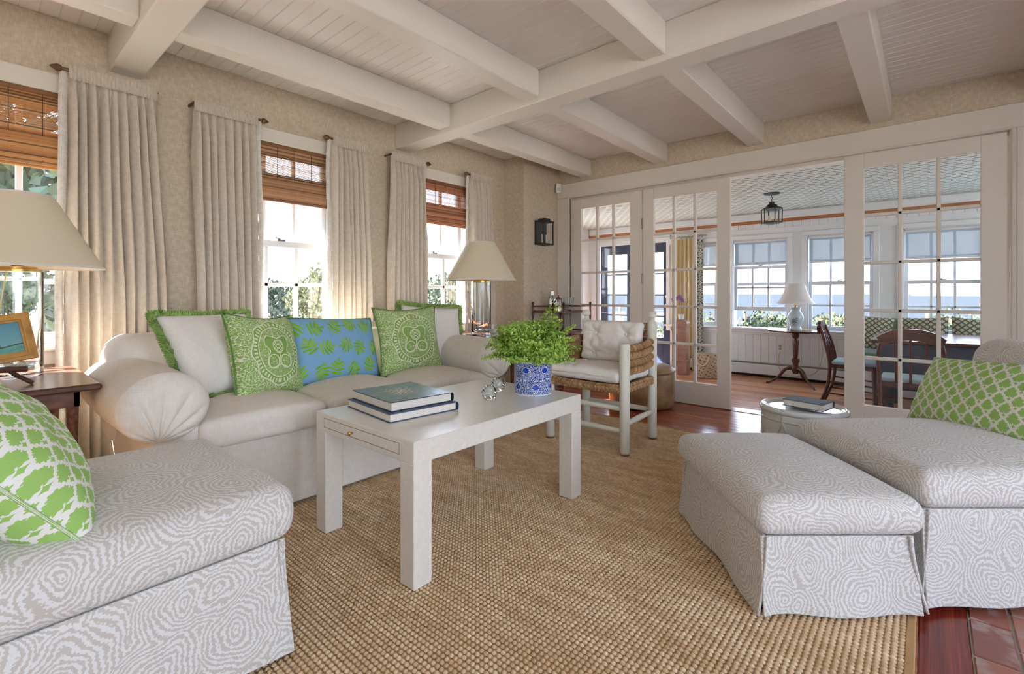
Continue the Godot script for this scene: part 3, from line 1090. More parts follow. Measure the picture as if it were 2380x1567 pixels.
# ---------------------------------------------------------------- outside
func build_outside() -> void:
	var st := S()
	bx(st, -9000, 9000, -9.2, -9.0, -16000, -30)
	bx(st, -16000, -40, -9.2, -9.0, -30, 9000)
	fin(st, "sea", M.sea_dark).set_meta("kind", "structure")
	st = S()
	bx(st, -46, 30, -9.0, -0.62, -19, 26)
	fin(st, "ground", M.bounce_ground).set_meta("kind", "structure")
	# far spit of land on the horizon
	var poly := PackedVector2Array()
	for i in 40: poly.append(Vector2(i * 40.0, 6.0 + 14.0 * sin(i / 39.0 * PI) + 3.0 * sin(i * 1.7)))
	poly.append(Vector2(1560, 0))
	poly.append(Vector2(0, 0))
	st = S()
	prism(st, poly, -60, 60, Transform3D(Basis(), Vector3(-60, -9, -3200)))
	fin(st, "land", M.dune).set_meta("kind", "structure")
	# leaf card: two bent halves
	st = S()
	st.set_smooth_group(-1)
	for s in [-1.0, 1.0]:
		face(st, [Vector3(0, 0, 0), Vector3(s * 0.32, 0.35, 0.12), Vector3(0, 1, 0)], Vector3(0, 0, 1))
		face(st, [Vector3(0, 0, 0), Vector3(0, 1, 0), Vector3(0, 0.4, -0.02)], Vector3(0, 0, 1))
	var leaf: Mesh = done(st)
	tree(leaf, "leafy_tree", "shady green tree close outside the window beside the picture frame", Vector3(-8.2, -0.62, 0.75), 4.6, 2.5, 6500, 0.20, [rgb(31, 51, 29), rgb(58, 78, 47)])
	tree(leaf, "leafy_tree", "yellow-green rounded tree seen through the middle window", Vector3(-13.2, -0.62, -7.6), 2.5, 1.75, 9500, 0.14, [rgb(57, 64, 30), rgb(89, 91, 52)])
	tree(leaf, "leafy_tree", "small dark tree at the left edge of middle window view", Vector3(-19.5, -0.62, -8.1), 2.2, 1.3, 4200, 0.2, [rgb(29, 43, 31), rgb(50, 64, 47)])
	tree(leaf, "leafy_tree", "grey-green tree seen through the window beside the far glass lamp", Vector3(-11.2, -0.62, -10.0), 2.1, 1.7, 8000, 0.14, [rgb(37, 52, 31), rgb(64, 75, 45)])
	tree(leaf, "leafy_tree", "low green hedge plant under the window beside the picture frame", Vector3(-9.6, -0.62, -0.5), 1.7, 1.5, 5200, 0.16, [rgb(31, 54, 26), rgb(57, 78, 40)])
	var tints := [[rgb(52, 66, 28), rgb(88, 94, 48)], [rgb(44, 58, 28), rgb(76, 86, 46)]]
	var names := ["low rose bush outside the raised sunroom sash", "taller rose bush with orange hips outside the raised sash", "rose bush outside window behind the vase lamp", "leafy shrub outside window above the patterned cushions", "rose bush outside the window behind the wicker basket"]
	var spots := [[-2.95, -9.6, 1.34, 0.75], [-2.05, -9.4, 1.54, 0.62], [-1.15, -9.5, 1.47, 0.7], [0.3, -9.6, 1.45, 0.8], [-3.75, -9.7, 1.4, 0.7]]
	for i in 5:
		var s: Array = spots[i]
		tree(leaf, "rose_bush", names[i], Vector3(s[0], -0.62, s[1]), s[2], s[3], 1500, 0.07, tints[i % 2], true)
	# wire fence along the bluff
	var f := thing("wire_fence", "thin wire fence between the bushes and the sea", "fence", Vector3(0, -0.62, -11.2))
	st = S()
	for i in 60: tube(st, [Vector3(-9.0 + i * 0.25, 0.0, 0), Vector3(-9.0 + i * 0.25, 1.25, 0)], 0.0014, 3, false)
	for j in 6: tube(st, [Vector3(-9, 0.2 + j * 0.2, 0), Vector3(6, 0.2 + j * 0.2, 0)], 0.0014, 3, false)
	fin(st, "wire", M.iron, f).set_meta("kind", "stuff")
	for i in 6:
		st = S()
		bx(st, -9.03 + i * 3.0, -8.97 + i * 3.0, 0.0, 1.3, -0.03, 0.03, 0.01)
		fin(st, "post", M.bark, f)
	# moored boat
	var b := thing("motor_boat", "small white motor boat moored on the sea", "boat", Vector3(-72, -9.0, -165), 20)
	st = S()
	prism(st, PackedVector2Array([Vector2(-4, 0), Vector2(3.4, 0), Vector2(4.6, 1.5), Vector2(-4, 1.2)]), -1.1, 1.1)
	fin(st, "hull", M.white_paint, b)
	st = S()
	bx(st, -1.5, 1.0, 1.2, 3.2, -0.8, 0.8, 0.2)
	fin(st, "cabin", M.white_paint, b)
	st = S()
	bx(st, -2.6, 1.8, 3.9, 4.1, -1.0, 1.0, 0.05)
	for x in [-2.2, 1.4]: tube(st, [Vector3(x, 1.2, 0.8), Vector3(x, 3.9, 0.8)], 0.06, 6)
	fin(st, "canopy", M.book_navy, b)

func tree(leaf: Mesh, called: String, label: String, where: Vector3, h: float, rad: float, count: int, size: float, tint: Array, hips := false) -> void:
	var t := thing(called, label, "shrub" if called == "rose_bush" or h < 2.0 else "tree", where)
	var rr := RandomNumberGenerator.new()
	rr.seed = hash(label)
	var st := S()
	var top := h * 0.8
	tube(st, [Vector3(0, 0, 0), Vector3(0.03 * h, h * 0.3, 0.02 * h), Vector3(-0.01 * h, top, 0)], [h * 0.035, h * 0.028, h * 0.008], 7)
	for i in 5:
		var a := TAU * i / 5.0 + rr.randf()
		tube(st, [Vector3(0.02 * h, h * (0.22 + 0.07 * i), 0), Vector3(cos(a) * rad * 0.4, h * (0.42 + 0.07 * i), sin(a) * rad * 0.4), Vector3(cos(a) * rad * 0.75, h * (0.52 + 0.07 * i), sin(a) * rad * 0.75)], [h * 0.016, h * 0.011, h * 0.004], 5)
	fin(st, "trunk", M.bark, t)
	var blobs := []
	for i in 16:
		var a := rr.randf() * TAU
		var e := rr.randf_range(-0.55, 1.0)
		var d := rr.randf_range(0.35, 0.72)
		blobs.append([Vector3(cos(a) * cos(e) * rad * d, h * 0.56 + sin(e) * h * 0.33 * d * 1.25, sin(a) * cos(e) * rad * d), rad * rr.randf_range(0.3, 0.48)])
	var xs := []
	var cs := []
	for i in count:
		var b: Array = blobs[rr.randi() % blobs.size()]
		var dir := Vector3(rr.randfn(), rr.randfn(), rr.randfn()).normalized()
		var p: Vector3 = b[0] + dir * b[1] * pow(rr.randf(), 0.35)
		p.y = maxf(p.y, 0.05)
		var bas := Basis.from_euler(Vector3(rr.randf_range(-0.9, 0.9), rr.randf() * TAU, rr.randf_range(-0.9, 0.9))).scaled(Vector3.ONE * size * rr.randf_range(0.7, 1.3))
		xs.append(Transform3D(bas, p))
		var c: Color = tint[0].lerp(tint[1], rr.randf())
		if hips and rr.randf() < 0.05: c = rgb(150, 84, 52)
		cs.append(c.srgb_to_linear())
	many(leaf, xs, "foliage", M.leaf, t, cs)

# ---------------------------------------------------------------- cushions and upholstery
# square cushion in its own x-y plane, z towards the viewer; uv 0..1 across each face
func cushion_mesh(w: float, h: float, t: float, sag := 0.06, sd := 1, n := 22) -> Mesh:
	var st := S()
	var nz := noise(2.2, sd, 2)
	for side in [1.0, -1.0]:
		sheet(st, n, n, func(a, b):
			var u: float = (a * 2.0 - 1.0) * side
			var v: float = b * 2.0 - 1.0
			return [cushion_point(u, v, w, h, sag, side * t * 0.5 * pow(maxf((1.0 - u * u) * (1.0 - v * v), 0.0), 0.40) * (1.0 + 0.10 * nz.get_noise_2d(u, v))), Vector2(u * 0.5 + 0.5, 0.5 - v * 0.5)])
	return done(st)

func cushion_point(u: float, v: float, w: float, h: float, sag: float, z: float) -> Vector3:
	return Vector3(w * 0.5 * u * (1.0 - sag * (1.0 - v * v)), h * 0.5 * v * (1.0 - sag * (1.0 - u * u)), z)

func cushion_rim(w: float, h: float, sag: float, n := 14) -> Array:
	var out := []
	for e in 4:
		for k in n:
			var s := -1.0 + 2.0 * k / n
			var u: float = [s, 1.0, -s, -1.0][e]
			var v: float = [-1.0, s, 1.0, -s][e]
			out.append(cushion_point(u, v, w, h, sag, 0.0))
	out.append(out[0])
	return out

func cushion(called: String, label: String, where: Transform3D, w: float, h: float, t: float, cloth: Material, trim: String, group: String, sag := 0.06) -> Node3D:
	var n := thing(called, label, "cushion", Vector3.ZERO, 0, group)
	n.transform = where
	fin_mesh(cushion_mesh(w, h, t, sag, hash(label) % 999), "cover", cloth, n)
	var rim := cushion_rim(w, h, sag)
	if trim == "cord":
		var st := S()
		tube(st, rim, 0.0045, 6, false)
		fin(st, "piping", M.green_cord, n)
	elif trim == "self":
		var st := S()
		tube(st, rim, 0.004, 6, false)
		fin(st, "piping", cloth, n)
	elif trim == "fringe":
		var st := S()
		for k in 5:
			var a := TAU * k / 5.0
			tube(st, [Vector3(cos(a) * 0.05, 0, sin(a) * 0.05), Vector3(cos(a) * 0.22, 0.55, sin(a) * 0.22), Vector3(cos(a + 0.4) * 0.36, 1.0, sin(a + 0.4) * 0.36)], [0.10, 0.10, 0.05], 3, false)
		var tuft: Mesh = done(st)
		var xs := []
		var cs := []
		for i in rim.size() - 1:
			for k in 18:
				var p: Vector3 = rim[i].lerp(rim[i + 1], (k + R.randf()) / 18.0)
				var out := Vector3(p.x / w, p.y / h, 0)
				if absf(out.x) > absf(out.y): out.y *= 0.35
				else: out.x *= 0.35
				out = (out.normalized() + Vector3(R.randf_range(-0.6, 0.6), R.randf_range(-0.6, 0.6), R.randf_range(-1.0, 1.0))).normalized()
				var side := out.cross(Vector3.UP if absf(out.y) < 0.8 else Vector3.RIGHT).normalized()
				var s := R.randf_range(0.022, 0.036)
				xs.append(Transform3D(Basis(side * s, out * s, side.cross(out) * s), p - out * 0.004))
				cs.append(rgb(128, 162, 76).lerp(rgb(194, 220, 136), R.randf()).srgb_to_linear())
		many(tuft, xs, "fringe", M.fringe, n, cs).set_meta("label", "looped green brush fringe")
	return n

func fin_mesh(m: Mesh, called: String, mt: Material, parent: Node) -> MeshInstance3D:
	return place(m, called, mt, parent)

func crown(hx: float, hz: float, up: float, down := 0.0) -> Callable:
	return func(p: Vector3, _d: Vector3) -> Vector3:
		var k := (1.0 - pow(minf(absf(p.x) / hx, 1.0), 2.4)) * (1.0 - pow(minf(absf(p.z) / hz, 1.0), 2.4))
		p.y += k * (up if p.y > 0.0 else -down)
		return p

func build_sofa() -> void:
	var s := thing("rolled_arm_sofa", "cream linen three-seat sofa with rolled pleated arms under the windows", "sofa", Vector3(-2.65, 0.0125, -1.46))
	var st := S()
	rbox(st, Vector3(0.74, 0.35, 1.66), 0.012, 10, null, at(0.01, 0.19, 0), 2)
	fin(st, "skirt", M.sofa_linen, s)
	st = S()
	rbox(st, Vector3(0.27, 0.53, 2.03), 0.115, 10, func(p: Vector3, _d: Vector3) -> Vector3:
		p.x -= maxf(p.y, 0.0) * 0.22
		return p, at(-0.285, 0.545, 0), 5)
	fin(st, "backrest", M.sofa_linen, s)
	for k in 3:
		st = S()
		rbox(st, Vector3(0.655, 0.122, 0.548), 0.035, 8, crown(0.33, 0.275, 0.045), at(0.1225, 0.4255, (k - 1) * 0.551))
		fin(st, "seat_cushion", M.sofa_linen, s)
	for sg in [1.0, -1.0]:
		# roll, pleated front and post of each arm
		var zc: float = sg * 0.935
		var rz := 0.152
		var ry := 0.135
		var cy := 0.567
		st = S()
		sheet(st, 10, 36, func(a, b):
			var x: float = lerpf(-0.36, 0.42, a)
			var an: float = -TAU * b
			var swell := 1.0 + 0.04 * sin(a * PI)
			return [Vector3(x, cy + sin(an) * ry * swell, zc + cos(an) * rz * swell), Vector2(x, b * 0.9)])
		var gz: float = zc + sg * 0.03
		var gy := cy - 0.122
		st.set_smooth_group(1)
		sheet(st, 14, 90, func(a, b):
			var an: float = TAU * b
			var ez: float = zc + cos(an) * rz
			var ey: float = cy + sin(an) * ry
			var z: float = lerpf(gz, ez, a)
			var y: float = lerpf(gy, ey, a)
			var e := minf(Vector2((z - zc) / rz, (y - cy) / ry).length(), 1.0)
			var phi: float = atan2(y - gy, (z - gz) * -sg)
			var x: float = 0.42 + 0.062 * sqrt(maxf(1.0 - e * e, 0.0))
			if a > 0.02:
				for f in [0.25, 0.62, 1.02, 1.45, 1.95, 2.6]: x -= 0.011 * exp(-pow((phi - f) / 0.055, 2.0)) * clampf((1.0 - a) * 2.4, 0.0, 1.0) - 0.005 * exp(-pow((phi - f - 0.16) / 0.12, 2.0)) * clampf((1.0 - a) * 2.0, 0.0, 1.0)
			return [Vector3(x, y, z), Vector2(z, -y)])
		fin(st, "armrest", M.sofa_linen, s)
		st = S()
		rbox(st, Vector3(0.79, 0.47, 0.17), 0.03, 5, null, at(0.03, 0.25, sg * 0.895), 3)
		fin(st, "arm_post", M.sofa_linen, s)
	# cushions
	cushion("fringed_cushion", "white square cushion with thick green fringe at sofa end near the picture frame", rot(Vector3(-2.70, 0.725, -0.865), -33, 110, -1), 0.485, 0.455, 0.17, M.cushion_linen, "fringe", "sofa cushions")
	cushion("fringed_cushion", "white square cushion with green fringe behind the medallion cushion by far arm", rot(Vector3(-2.70, 0.715, -2.24), -15, 80, -4), 0.49, 0.45, 0.15, M.cushion_linen, "fringe", "sofa cushions")
	cushion("lumbar_cushion", "blue oblong cushion printed with green leaves in middle of sofa", rot(Vector3(-2.655, 0.69, -1.475), -18, 97, -3), 0.57, 0.385, 0.17, M.frond_cloth, "cord", "sofa cushions", 0.04)
	cushion("medallion_cushion", "green scroll medallion cushion turned aside, left of the blue cushion", rot(Vector3(-2.585, 0.70, -1.04), -18, 113, -5), 0.43, 0.45, 0.19, M.medallion_cloth, "cord", "sofa cushions", 0.12)
	cushion("medallion_cushion", "green scroll medallion cushion facing out, right of the blue cushion", rot(Vector3(-2.585, 0.715, -1.95), -13, 84, 1), 0.475, 0.45, 0.17, M.medallion_cloth, "cord", "sofa cushions", 0.12)

# armless chair or its footstool: x across, z to the front
func slipper(n: Node3D, w: float, d: float, skirt_top: float, thick: float, back: bool) -> void:
	var hw := w / 2
	var hd := d / 2
	var st := S()
	rbox(st, Vector3(w - 0.05, skirt_top - 0.05, d - 0.05), 0.02, 3, null, at(0, 0.05 + (skirt_top - 0.05) / 2, 0), 2)
	fin(st, "frame", M.ring_cloth, n)
	for e in 4:
		var wide: float = w if e % 2 == 0 else d
		var off: float = hd if e % 2 == 0 else hw
		st = S()
		var ph := R.randf() * TAU
		var hh := skirt_top - 0.014
		rbox(st, Vector3(wide - 0.006, hh, 0.010), 0.0045, 14, func(p: Vector3, _d: Vector3) -> Vector3:
			var k := pow(clampf(0.5 - p.y / hh, 0.0, 1.0), 1.4)
			var edge := absf(p.x) / (wide * 0.5)
			p.z += k * (0.024 + 0.009 * sin(p.x * 17.0 + ph) + 0.016 * pow(edge, 6.0))
			p.x *= 1.0 + 0.028 * k
			p.y -= 0.004 * k * sin(p.x * 9.0 + ph)
			return p, rot(Vector3(0, 0.010 + hh / 2, 0), 0, e * 90) * at(0, 0, off - 0.020), 2)
		fin(st, "skirt", M.ring_cloth, n)
	st = S()
	var cr = crown(hw, hd, 0.035, 0.0)
	rbox(st, Vector3(w + 0.004, thick, d + 0.004), 0.032, 9, func(p: Vector3, dd: Vector3) -> Vector3:
		var q: Vector3 = cr.call(p, dd)
		var k := 0.016 * (1.0 - pow(p.y * 2.0 / thick, 2.0))
		q.x += k * p.x / hw
		q.z += k * p.z / hd
		return q, at(0, skirt_top + thick / 2, 0), 5)
	fin(st, "seat_cushion", M.ring_cloth, n)
	if back:
		st = S()
		rbox(st, Vector3(w - 0.02, 0.52, 0.19), 0.085, 8, func(p: Vector3, _d: Vector3) -> Vector3:
			p.z -= maxf(p.y + 0.2, 0.0) * 0.22
			p.z += 0.02 * (1.0 - pow(p.x / hw, 2.0))
			return p, at(0, skirt_top + 0.235, -hd + 0.03), 5)
		fin(st, "backrest", M.ring_cloth, n)

func build_chairs() -> void:
	var a := thing("slipper_chair", "armless chair in tan wood-ring print, cut by the lower left corner", "chair", Vector3(-1.705, 0.012, -0.235), 180)
	slipper(a, 0.69, 0.75, 0.32, 0.155, true)
	cushion("leaf_cushion", "white cushion with green leaf print on the near left chair", rot(Vector3(-1.615, 0.66, -0.045), -38, 178, 6), 0.50, 0.44, 0.24, M.leaf_cloth_square, "self", "leaf print cushions", 0.03)
	var b := thing("slipper_chair", "armless chair in grey wood-ring print standing beside the brick hearth", "chair", Vector3(0.073, 0.012, -2.534), -49)
	slipper(b, 0.66, 0.78, 0.315, 0.125, true)
	cushion("leaf_cushion", "long cushion with green leaf print on the chair by the hearth", rot(Vector3(0.185, 0.585, -2.80), -28, -48, 4), 0.60, 0.33, 0.17, M.leaf_cloth_long, "self", "leaf print cushions", 0.02)
	var o := thing("footstool", "skirted ottoman in grey wood-ring print in front of the hearth chair", "ottoman", Vector3(-0.436, 0.012, -2.067), -49)
	slipper(o, 0.71, 0.49, 0.25, 0.122, false)

# ---------------------------------------------------------------- curtains
# hangs from a short rod along the window wall between z0 and z1 (top), z2 and z3 (foot); edge band on the window side
func curtain(label: String, z0: float, z1: float, z2: float, z3: float, folds: int, window_low: bool, sd: int) -> void:
	var n := thing("linen_curtain", label, "curtain", Vector3(WX, 0.0, 0.0), 0, "gathered linen curtains")
	var top := 2.155
	var foot := 0.015
	var nz := noise(1.3, sd, 2)
	var wave := func(a: float, b: float) -> Vector3:
		var y := lerpf(top, foot, b)
		var s := smoothstep(0.0, 0.10, b)
		var zt := lerpf(z0, z1, a)
		var zb := lerpf(z2, z3, a)
		var ph := a * folds * TAU + nz.get_noise_2d(a * 2.0, b * 0.6) * 2.2
		var amp := lerpf(0.014, 0.040, s) * (0.8 + 0.4 * nz.get_noise_2d(a * 5.0, 9.0 + b * 0.5))
		var f := 2.0 * pow(absf(sin(ph * 0.5)), 0.75) - 1.0
		return Vector3(0.085 + amp * f, y, lerpf(zt, zb, smoothstep(0.0, 0.6, b)) + 0.006 * s * cos(ph))
	var st := S()
	sheet(st, folds * 14, 40, func(a, b): return [wave.call(a, b), Vector2(a * folds * 0.13, b * 2.1)])
	fin(st, "panel", M.curtain_linen, n)
	# gathered heading on the rod
	st = S()
	sheet(st, folds * 22, 10, func(a, b):
		var q: float = a * folds * TAU
		var up := lerpf(-0.045, 0.026, b) + (0.004 * sin(q * 2.3) if b > 0.85 else 0.0)
		var deep := 0.104 + (0.005 * sin(q * 2.0) + 0.003 * sin(q * 4.7)) * (0.5 + absf(b - 0.62)) - 0.006 * exp(-pow((b - 0.62) / 0.12, 2.0))
		return [Vector3(deep, top + up, lerpf(z0, z1, a)), Vector2(a * folds * 0.13, b * 0.07)])
	fin(st, "heading", M.curtain_linen, n)
	var ea := 0.0 if window_low else 1.0
	st = S()
	sheet(st, 5, 40, func(a, b):
		var p: Vector3 = wave.call(ea, b)
		var dir := -1.0 if (z1 < z0) == window_low else 1.0
		dir = signf((z0 - z1) if window_low else (z1 - z0))
		return [p + Vector3(0.012 * sin(a * PI) + 0.003 * sin(b * 90.0), 0, dir * a * 0.034), Vector2(a * 0.04, b * 2.1)])
	fin(st, "edge_band", M.curtain_edge, n)
	var zw: float = z0 if window_low else z1
	var zo: float = z1 if window_low else z0
	var d := signf(zw - zo)
	var r := thing("curtain_rod", "bronze rod with finial of the " + label, "curtain rod", Vector3(WX, top + 0.004, 0), 0, "short curtain rods")
	st = S()
	tube(st, [Vector3(0.085, 0, zo), Vector3(0.085, 0, zw + d * 0.030)], 0.009, 10)
	fin(st, "rod", M.bronze, r)
	st = S()
	tube(st, [Vector3(0.0, 0, zo), Vector3(0.085, 0, zo)], 0.008, 8)
	fin(st, "bracket", M.bronze, r)
	st = S()
	lathe(st, [Vector2(0.009, 0.0), Vector2(0.016, 0.004), Vector2(0.019, 0.016), Vector2(0.012, 0.03), Vector2(0.004, 0.044), Vector2(0.0, 0.046)], 14, rot(Vector3(0.085, 0, zw + d * 0.026), 90 * d))
	fin(st, "finial", M.bronze, r)

func build_curtains() -> void:
	curtain("linen curtain behind the near glass lamp", -0.37, -0.74, -0.36, -0.80, 9, true, 3)
	curtain("linen curtain left of the middle window", -1.28, -0.92, -1.30, -0.94, 8, true, 5)
	curtain("linen curtain right of the middle window", -1.80, -2.09, -1.81, -2.13, 7, true, 8)
	curtain("linen curtain left of the window by the far lamp", -2.66, -2.31, -2.68, -2.30, 8, true, 12)
	curtain("linen curtain right of the window by the far lamp", -3.20, -3.50, -3.20, -3.54, 7, true, 15)

# ---------------------------------------------------------------- coffee table and what stands on it
func build_coffee_table() -> void:
	var t := thing("coffee_table", "white linen-wrapped parsons coffee table on the sisal rug", "coffee table", Vector3(-1.647, 0.0125, -1.525))
	var st := S()
	bx(st, -0.337, 0.337, 0.425, 0.505, -0.517, 0.517, 0.003)
	fin(st, "table_top", M.table_linen, t)
	for sx in [-1.0, 1.0]:
		for sz in [-1.0, 1.0]:
			st = S()
			bx(st, sx * 0.337, sx * (0.337 - 0.079), 0.0, 0.4255, sz * 0.517, sz * (0.517 - 0.079), 0.003)
			fin(st, "leg", M.table_linen, t)
	st = S()
	bx(st, -0.268, 0.252, 0.449, 0.484, 0.50, 0.5185, 0.0012)
	var tray := fin(st, "slide_tray", M.table_linen, t)
	st = S()
	for e in [[-0.2705, 0.2545, 0.4468, 0.4486], [-0.2705, 0.2545, 0.4842, 0.486], [-0.2705, -0.2685, 0.4468, 0.486], [0.2525, 0.2545, 0.4468, 0.486]]: bx(st, e[0], e[1], e[2], e[3], 0.51, 0.5174)
	fin(st, "shadow_gap", M.bare_wood, tray)
	st = S()
	lathe(st, [Vector2(0.004, 0.0), Vector2(0.004, 0.008), Vector2(0.0085, 0.014), Vector2(0.0075, 0.02), Vector2(0.0, 0.022)], 14, rot(Vector3(-0.045, 0.466, 0.518), 90))
	fin(st, "knob", M.brass, tray)
	# books
	book("coffee_table_book", "large blue picture book lying under another on coffee table", Vector3(-1.742, 0.5180, -1.275), -6, 0.375, 0.325, 0.034, M.book_blue, M.book_blue)
	book("coffee_table_book", "large picture book with faded floral cover, top of the pair on coffee table", Vector3(-1.752, 0.5525, -1.282), -6, 0.345, 0.298, 0.038, M.book_dark, M.book_cover)
	# cut-glass votives
	for e in [["faceted glass votive holder standing nearer the picture books", -1.575, -1.655, 0.037], ["faceted glass votive holder standing nearer the fern planter", -1.672, -1.822, 0.037]]:
		var v := thing("glass_votive", e[0], "votive", Vector3(e[1], 0.5180, e[2]), 20, "glass votives")
		st = S()
		var r: float = e[3]
		lathe(st, [Vector2(0, 0), Vector2(r * 0.6, 0), Vector2(r * 0.93, r * 0.4), Vector2(r, r * 0.9), Vector2(r * 0.9, r * 1.4), Vector2(r * 0.62, r * 1.75), Vector2(r * 0.54, r * 1.75), Vector2(r * 0.66, r * 1.3), Vector2(r * 0.6, r * 0.8), Vector2(0, r * 0.62)], 9, Transform3D(), 0.01)
		fin(st, "bowl", M.solid_glass, v)
	# planter and fern
	var p := thing("porcelain_planter", "blue and white porcelain cylinder planter on the coffee table", "planter", Vector3(-1.518, 0.5180, -1.918), 25)
	st = S()
	var hh := 0.165
	var rad := 0.0945
	st.set_smooth_group(1)
	sheet(st, 48, 1, func(a, b):
		var an: float = -TAU * a
		return [Vector3(cos(an) * rad, b * hh, sin(an) * rad), Vector2(a, 1.0 - b)])
	fin(st, "glazed_wall", M.porcelain, p)
	st = S()
	lathe(st, [Vector2(0, 0.001), Vector2(rad, 0.001)], 40)
	lathe(st, [Vector2(rad, hh), Vector2(rad - 0.002, hh + 0.003), Vector2(rad - 0.007, hh + 0.003), Vector2(rad - 0.008, hh), Vector2(rad - 0.009, 0.02)], 40)
	fin(st, "rim", M.porcelain_white, p)
	st = S()
	lathe(st, [Vector2(rad - 0.0085, hh - 0.02), Vector2(0.04, hh - 0.012), Vector2(0, hh - 0.010)], 24)
	fin(st, "soil", M.soil, p)
	var fern := thing("maidenhair_fern", "bright green feathery fern growing in the blue and white planter", "plant", Vector3(-1.518, 0.5180 + hh - 0.012, -1.918))
	var meshes := []
	for k in 6: meshes.append(frond_mesh(k))
	var rr := RandomNumberGenerator.new()
	rr.seed = 12
	for i in 110:
		var a := TAU * i * 0.381966
		var e := rr.randf_range(0.05, 1.0)
		var out := e * 1.15
		var b := Basis(Vector3.UP, a) * Basis(Vector3(0, 0, 1), -out)
		var sc := rr.randf_range(0.80, 1.35) * (1.0 - 0.10 * e)
		place(meshes[i % 6], "frond", M.fern, fern, Transform3D(b.scaled(Vector3.ONE * sc), Vector3(cos(a), 0, -sin(a)) * rr.randf_range(0.0, 0.05)))
	place(meshes[2], "frond", M.fern, fern, Transform3D(Basis(Vector3.UP, 1.2) * Basis(Vector3(0, 0, 1), -0.12).scaled(Vector3.ONE * 1.7), Vector3(0, 0.0, -0.01)))
	place(meshes[4], "frond", M.fern, fern, Transform3D(Basis(Vector3.UP, 2.6) * Basis(Vector3(0, 0, 1), -1.75).scaled(Vector3.ONE * 0.8), Vector3(-0.06, 0.02, -0.03)))

# a frond that grows along +y and arches to +x, its leaflets on side stalks
func frond_mesh(k: int) -> Mesh:
	var rr := RandomNumberGenerator.new()
	rr.seed = 300 + k
	var st := S()
	var spine := []
	for i in 9:
		var t := i / 8.0
		spine.append(Vector3(0.06 * t * t, 0.21 * t - 0.035 * t * t, 0.012 * sin(t * 3.0 + k)))
	st.set_color(rgb(70, 62, 34).srgb_to_linear())
	tube(st, spine, [0.0013, 0.0012, 0.0011, 0.001, 0.0009, 0.0008, 0.0007, 0.0006, 0.0004], 4, false)
	for i in range(1, 25):
		var t := 0.18 + 0.82 * i / 25.0
		var f := t * 8.0
		var p: Vector3 = spine[int(minf(f, 7.0))].lerp(spine[int(minf(f, 7.0)) + 1], f - minf(floorf(f), 7.0))
		var side := -1.0 if i % 2 else 1.0
		var reach := 0.052 * sin(PI * clampf(0.12 + t * 0.82, 0, 1)) + 0.008
		var dir := Vector3(0.35, 0.45, side).normalized()
		var cnt := 3 + int(reach / 0.009)
		for j in cnt:
			var q: Vector3 = p + dir * reach * (j + 0.6) / cnt + Vector3(rr.randf_range(-0.004, 0.004), rr.randf_range(-0.006, 0.006), rr.randf_range(-0.004, 0.004))
			var s := rr.randf_range(0.0065, 0.0105)
			var b := Basis.from_euler(Vector3(rr.randf_range(-0.9, 0.9), rr.randf() * TAU, rr.randf_range(-0.9, 0.9)))
			st.set_smooth_group(-1)
			st.set_color(rgb(132, 178, 62).lerp(rgb(200, 226, 112), rr.randf()).srgb_to_linear())
			var pts := []
			for o in [Vector3(0, 0, 0), Vector3(0.75, 0.1, 0.35), Vector3(1.0, 0.0, 0.0), Vector3(0.75, 0.1, -0.35)]: pts.append(q + b * (o * s * 1.5))
			face(st, pts, b * Vector3.UP)
	return done(st)

func book(called: String, label: String, where: Vector3, turn: float, w: float, d: float, h: float, cloth: Material, cover: Material) -> Node3D:
	var n := thing(called, label, "book", where, turn)
	var st := S()
	bx(st, -w / 2 + 0.004, w / 2 - 0.004, 0.003, h - 0.003, -d / 2 + 0.006, d / 2 - 0.005, 0.001)
	fin(st, "pages", M.paper_edge, n)
	st = S()
	bx(st, -w / 2, w / 2, 0.0, 0.003, -d / 2, d / 2, 0.001)
	fin(st, "back_cover", cloth, n)
	st = S()
	bx(st, -w / 2, w / 2, h - 0.003, h, -d / 2, d / 2, 0.001)
	fin(st, "front_cover", cloth, n)
	if cover != cloth:
		st = S()
		st.set_smooth_group(-1)
		quad(st, Vector3(-w / 2 + 0.001, h + 0.0003, d / 2 - 0.001), Vector3(w / 2 - 0.001, h + 0.0003, d / 2 - 0.001), Vector3(w / 2 - 0.001, h + 0.0003, -d / 2 + 0.001), Vector3(-w / 2 + 0.001, h + 0.0003, -d / 2 + 0.001), Vector2(0, 1), Vector2(1, 1), Vector2(1, 0), Vector2(0, 0))
		fin(st, "printed_jacket", cover, n)
	st = S()
	st.set_smooth_group(1)
	sheet(st, 1, 8, func(a, b):
		var an: float = PI * b
		return [Vector3((a - 0.5) * w, h / 2 - cos(an) * h / 2, -d / 2 - sin(an) * 0.007), Vector2(a, b)])
	fin(st, "spine", cloth, n)
	return n

